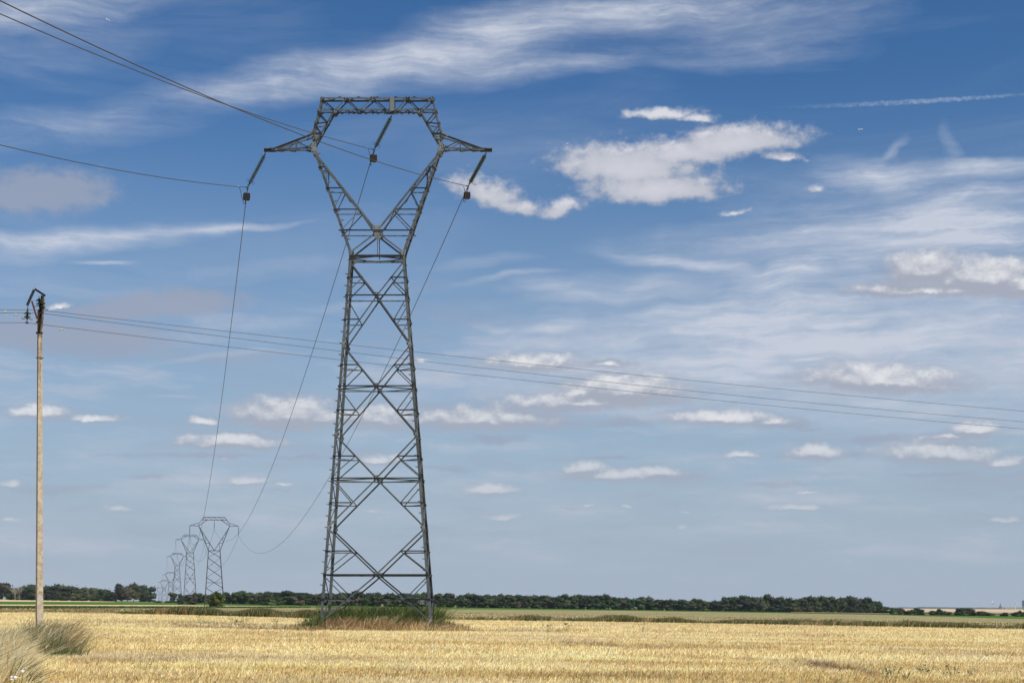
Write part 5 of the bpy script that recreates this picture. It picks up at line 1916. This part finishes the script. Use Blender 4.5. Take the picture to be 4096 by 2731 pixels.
ORD = ['first', 'second', 'third', 'fourth', 'fifth', 'sixth', 'seventh', 'eighth', 'ninth', 'tenth', 'eleventh', 'twelfth', 'thirteenth', 'fourteenth', 'fifteenth',
       'sixteenth', 'seventeenth', 'eighteenth', 'nineteenth', 'twentieth', 'twenty-first', 'twenty-second', 'twenty-third', 'twenty-fourth']
for i, (x, top, w) in enumerate(hedge):
    Y = 760
    bush(x, 2458, top, Y, w * .85, f'dark hedge bush right of the wood, {ORD[i]} from its right end', BUSHM[(i * 2) % 3] if i % 4 else BUSHM[0], 'hedge bushes right of the wood')

# ------------------------------------------------------------------ far right: ridge, silo works, church, turbine
M_FARW = plain('far_woodland', (.05, .065, .05), .9, 0, .2, .01)
Yr = 7500
co, fa = [], []
xsr = np.linspace(380, 3600, 160)
for i, X in enumerate(xsr):
    pxx = HALF + F * X / Yr
    top = 2432 - 3 * float(vnoise(X, 0, 90, 9)) - 2 * float(vnoise(X, 0, 25, 10)) + (6 if 3750 < pxx < 3850 else 0) * 0 - 2 * (pxx < 3870)
    if pxx > 4010: top = 2445
    zt = EYE + (YH - top) / F * Yr
    for (dy, z) in ((-60, zt - 50), (-40, zt - 4), (0, zt), (60, zt - 50)):
        co.append((X, Yr + dy, z))
a = (np.arange(159)[:, None] * 4 + np.arange(3)[None, :]).ravel()
me = np_mesh('far_woodland', np.array(co), np.stack([a, a + 4, a + 5, a + 1], 1))
tag(mesh_obj('far_woodland', me, M_FARW), 'thin blue line of far woodland on the right horizon', 'woodland', kind='stuff')

M_FB = plain('far_grey_wall', (.16, .15, .17), .9)
M_FBL = plain('far_pale_wall', (.45, .42, .38), .9)
Yq = 6500


def blk(mb, x0, x1, yb, yt, dep=20, dy=0):
    p, q = at(x0, yb, Yq), at(x1, yt, Yq)
    mb.box(((p.x + q.x) / 2, Yq + dy, (p.z + q.z) / 2), (abs(q.x - p.x), dep, abs(q.z - p.z)))


c0 = at(4002, 2442, Yq)
ch = empty('church', c0); tag(ch, 'faint spired church or tower far off on the right horizon', 'church')
mb = MB(); blk(mb, 3998, 4010, 2442, 2426); o2 = mb.build('nave', M_FBL, ch); o2.location = -c0
mb = MB(); blk(mb, 3999.5, 4004.5, 2442, 2424); o2 = mb.build('tower', M_FB, ch); o2.location = -c0
mb = MB(); p = at(4002, 2424, Yq); t = at(4002, 2407, Yq)
mb.add([p + Vector((-3, -3, 0)), p + Vector((3, -3, 0)), p + Vector((3, 3, 0)), p + Vector((-3, 3, 0)), t], [(0, 1, 4), (1, 2, 4), (2, 3, 4), (3, 0, 4), (3, 2, 1, 0)])
o2 = mb.build('spire', M_FB, ch); o2.location = -c0
c0 = at(4015, 2442, Yq)
sl = empty('silo_works', c0); tag(sl, 'faint grey cluster of blocks right of the far spire', 'silo')
for (x0, x1, yt, mt) in ((4009, 4013, 2433, M_FB), (4013.5, 4018, 2428, M_FB), (4018.2, 4021, 2430, M_FBL)):
    mb = MB(); blk(mb, x0, x1, 2442, yt); o2 = mb.build('silo_block', mt, sl); o2.location = -c0
c0 = at(4094, 2442, Yq)
tw = empty('factory_tower', c0); tag(tw, 'tall dark tower block cut by the right edge of the picture', 'tower')
mb = MB(); blk(mb, 4092, 4104, 2424, 2400, 25); o2 = mb.build('upper_block', M_FB, tw); o2.location = -c0
mb = MB(); blk(mb, 4093, 4110, 2442, 2424.5, 22); o2 = mb.build('lower_block', M_FBL, tw); o2.location = -c0
c0 = at(4061, 2442, Yq)
wt_ = empty('wind_turbine', c0); tag(wt_, 'tiny white wind turbine far off at the right edge', 'wind turbine')
hub = at(4061, 2411, Yq) - c0
mb = MB(); mb.tube([(0, 0, 0), hub], 1.6, 8); mb.build('tower', M_WHITE, wt_)
mb = MB(); mb.box(hub + Vector((0, -1, 0)), (3, 8, 3)); mb.build('nacelle', M_WHITE, wt_)
for k in range(3):
    a = math.radians(100 + 120 * k)
    tip_ = hub + Vector((math.cos(a) * 22, -4, math.sin(a) * 22))
    mb = MB(); mb.bar(hub + Vector((0, -4, 0)), tip_, 2.0, .8); mb.build('blade', M_WHITE, wt_)


# ------------------------------------------------------------------ bird and aircraft
def bird(px, py, Y, span, mwing, label, up=True):
    c = at(px, py, Y)
    root = empty('bird', c); tag(root, label, 'bird')
    k = span
    mb = MB()
    mb.lathe([(.01, -.5), (.07, -.38), (.12, -.1), (.13, .08), (.09, .26), (.07, .36), (.075, .42), (.03, .5), (.01, .55)], 8,
             Matrix.Scale(k, 4) @ Matrix.Rotation(math.radians(-82), 4, 'Y') @ Matrix.Diagonal((1, 1, 1, 1)))
    mb.add([Vector(v) * k for v in ((.45, -.08, 0), (.72, -.16, -.02), (.72, .16, -.02), (.45, .08, 0), (.5, 0, .04))], [(0, 1, 2, 3), (0, 4, 3), (0, 1, 4), (3, 4, 2), (1, 2, 4)])
    mb.build('body', M_BIRDD, root, True)
    for s in (-1, 1):
        mb = MB()
        mb.add([Vector(v) * k for v in ((-.15, s * .05, .05), (.22, s * .05, .05), (.24, s * .28, .55), (.12, s * .42, 1.15), (-.02, s * .36, .95), (-.16, s * .22, .45),
                                        (-.15, s * .08, .04), (.22, s * .08, .04), (.24, s * .31, .54), (.12, s * .44, 1.14), (-.02, s * .39, .94), (-.16, s * .25, .44))],
               [(0, 1, 2, 5), (5, 2, 3, 4), (11, 8, 7, 6), (10, 9, 8, 11), (0, 6, 7, 1), (1, 7, 8, 2), (2, 8, 9, 3), (3, 9, 10, 4), (4, 10, 11, 5), (5, 11, 6, 0)])
        mb.build('wing', mwing, root)


bird(3970, 2413, 150, .25, M_WHITE, 'dark bird with raised white wings flying low at the far right')
bird(1799, 2146, 180, .08, M_BIRDD, 'tiny dark bird in the sky right of the pylon, upper of two')
bird(1757, 2296, 180, .08, M_BIRDD, 'tiny dark bird just right of the pylon leg, lower of two')


def plane(px, py, ang_, label):
    Y = 9000
    c = at(px, py, Y)
    root = empty('aeroplane', c); tag(root, label, 'aeroplane')
    R = Matrix.Rotation(math.radians(ang_), 4, 'Y')
    S = 14
    mb = MB(); mb.lathe([(.02, -1.0), (.10, -.85), (.13, -.4), (.13, .5), (.08, .85), (.03, 1.0)], 8, R @ Matrix.Scale(S, 4) @ Matrix.Rotation(math.pi / 2, 4, 'Y'))
    mb.build('fuselage', M_WHITE, root, True)
    for s in (-1, 1):
        mb = MB(); mb.poly([R @ (Vector(v) * S) for v in ((.2, s * .1, 0), (-.25, s * .1, 0), (-.45, s * .95, .1), (-.3, s * .95, .1))], (0, 0, 1), .5); mb.build('wing', M_WHITE, root)
    mb = MB(); mb.poly([R @ (Vector(v) * S) for v in ((-.95, 0, .1), (-.65, 0, .1), (-.9, 0, .5), (-1.02, 0, .5))], (0, 1, 0), .5); mb.build('tail_fin', M_WHITE, root)


plane(3443, 518, -8, 'tiny white aeroplane in the blue sky right of the big cloud')
plane(432, 80, 25, 'tiny white aeroplane high in the upper left sky')

# ------------------------------------------------------------------ haze
HAZE = True
if HAZE:
    mb = MB()
    x0_, x1_, y0_, y1_ = -3400, 3400, -300, 8200
    zlo, zhi = -70, 60
    mb.box(((x0_ + x1_) / 2, (y0_ + y1_) / 2, (zlo + zhi) / 2), (x1_ - x0_, y1_ - y0_, zhi - zlo))
    mz = bpy.data.materials.new('haze')
    mz.use_nodes = True
    nt = mz.node_tree
    nt.nodes.clear()
    g = G(nt)
    ov = g.node('ShaderNodeOutputMaterial')
    pv = g.node('ShaderNodeVolumePrincipled', {'Color': (.80, .88, 1.0, 1), 'Density': 4e-5, 'Anisotropy': .0})
    g.l.new(pv.outputs[0], ov.inputs['Volume'])
    hz = mb.build('haze', mz)
    tag(hz, 'thin pale blue summer haze over the plain', 'haze', kind='stuff')
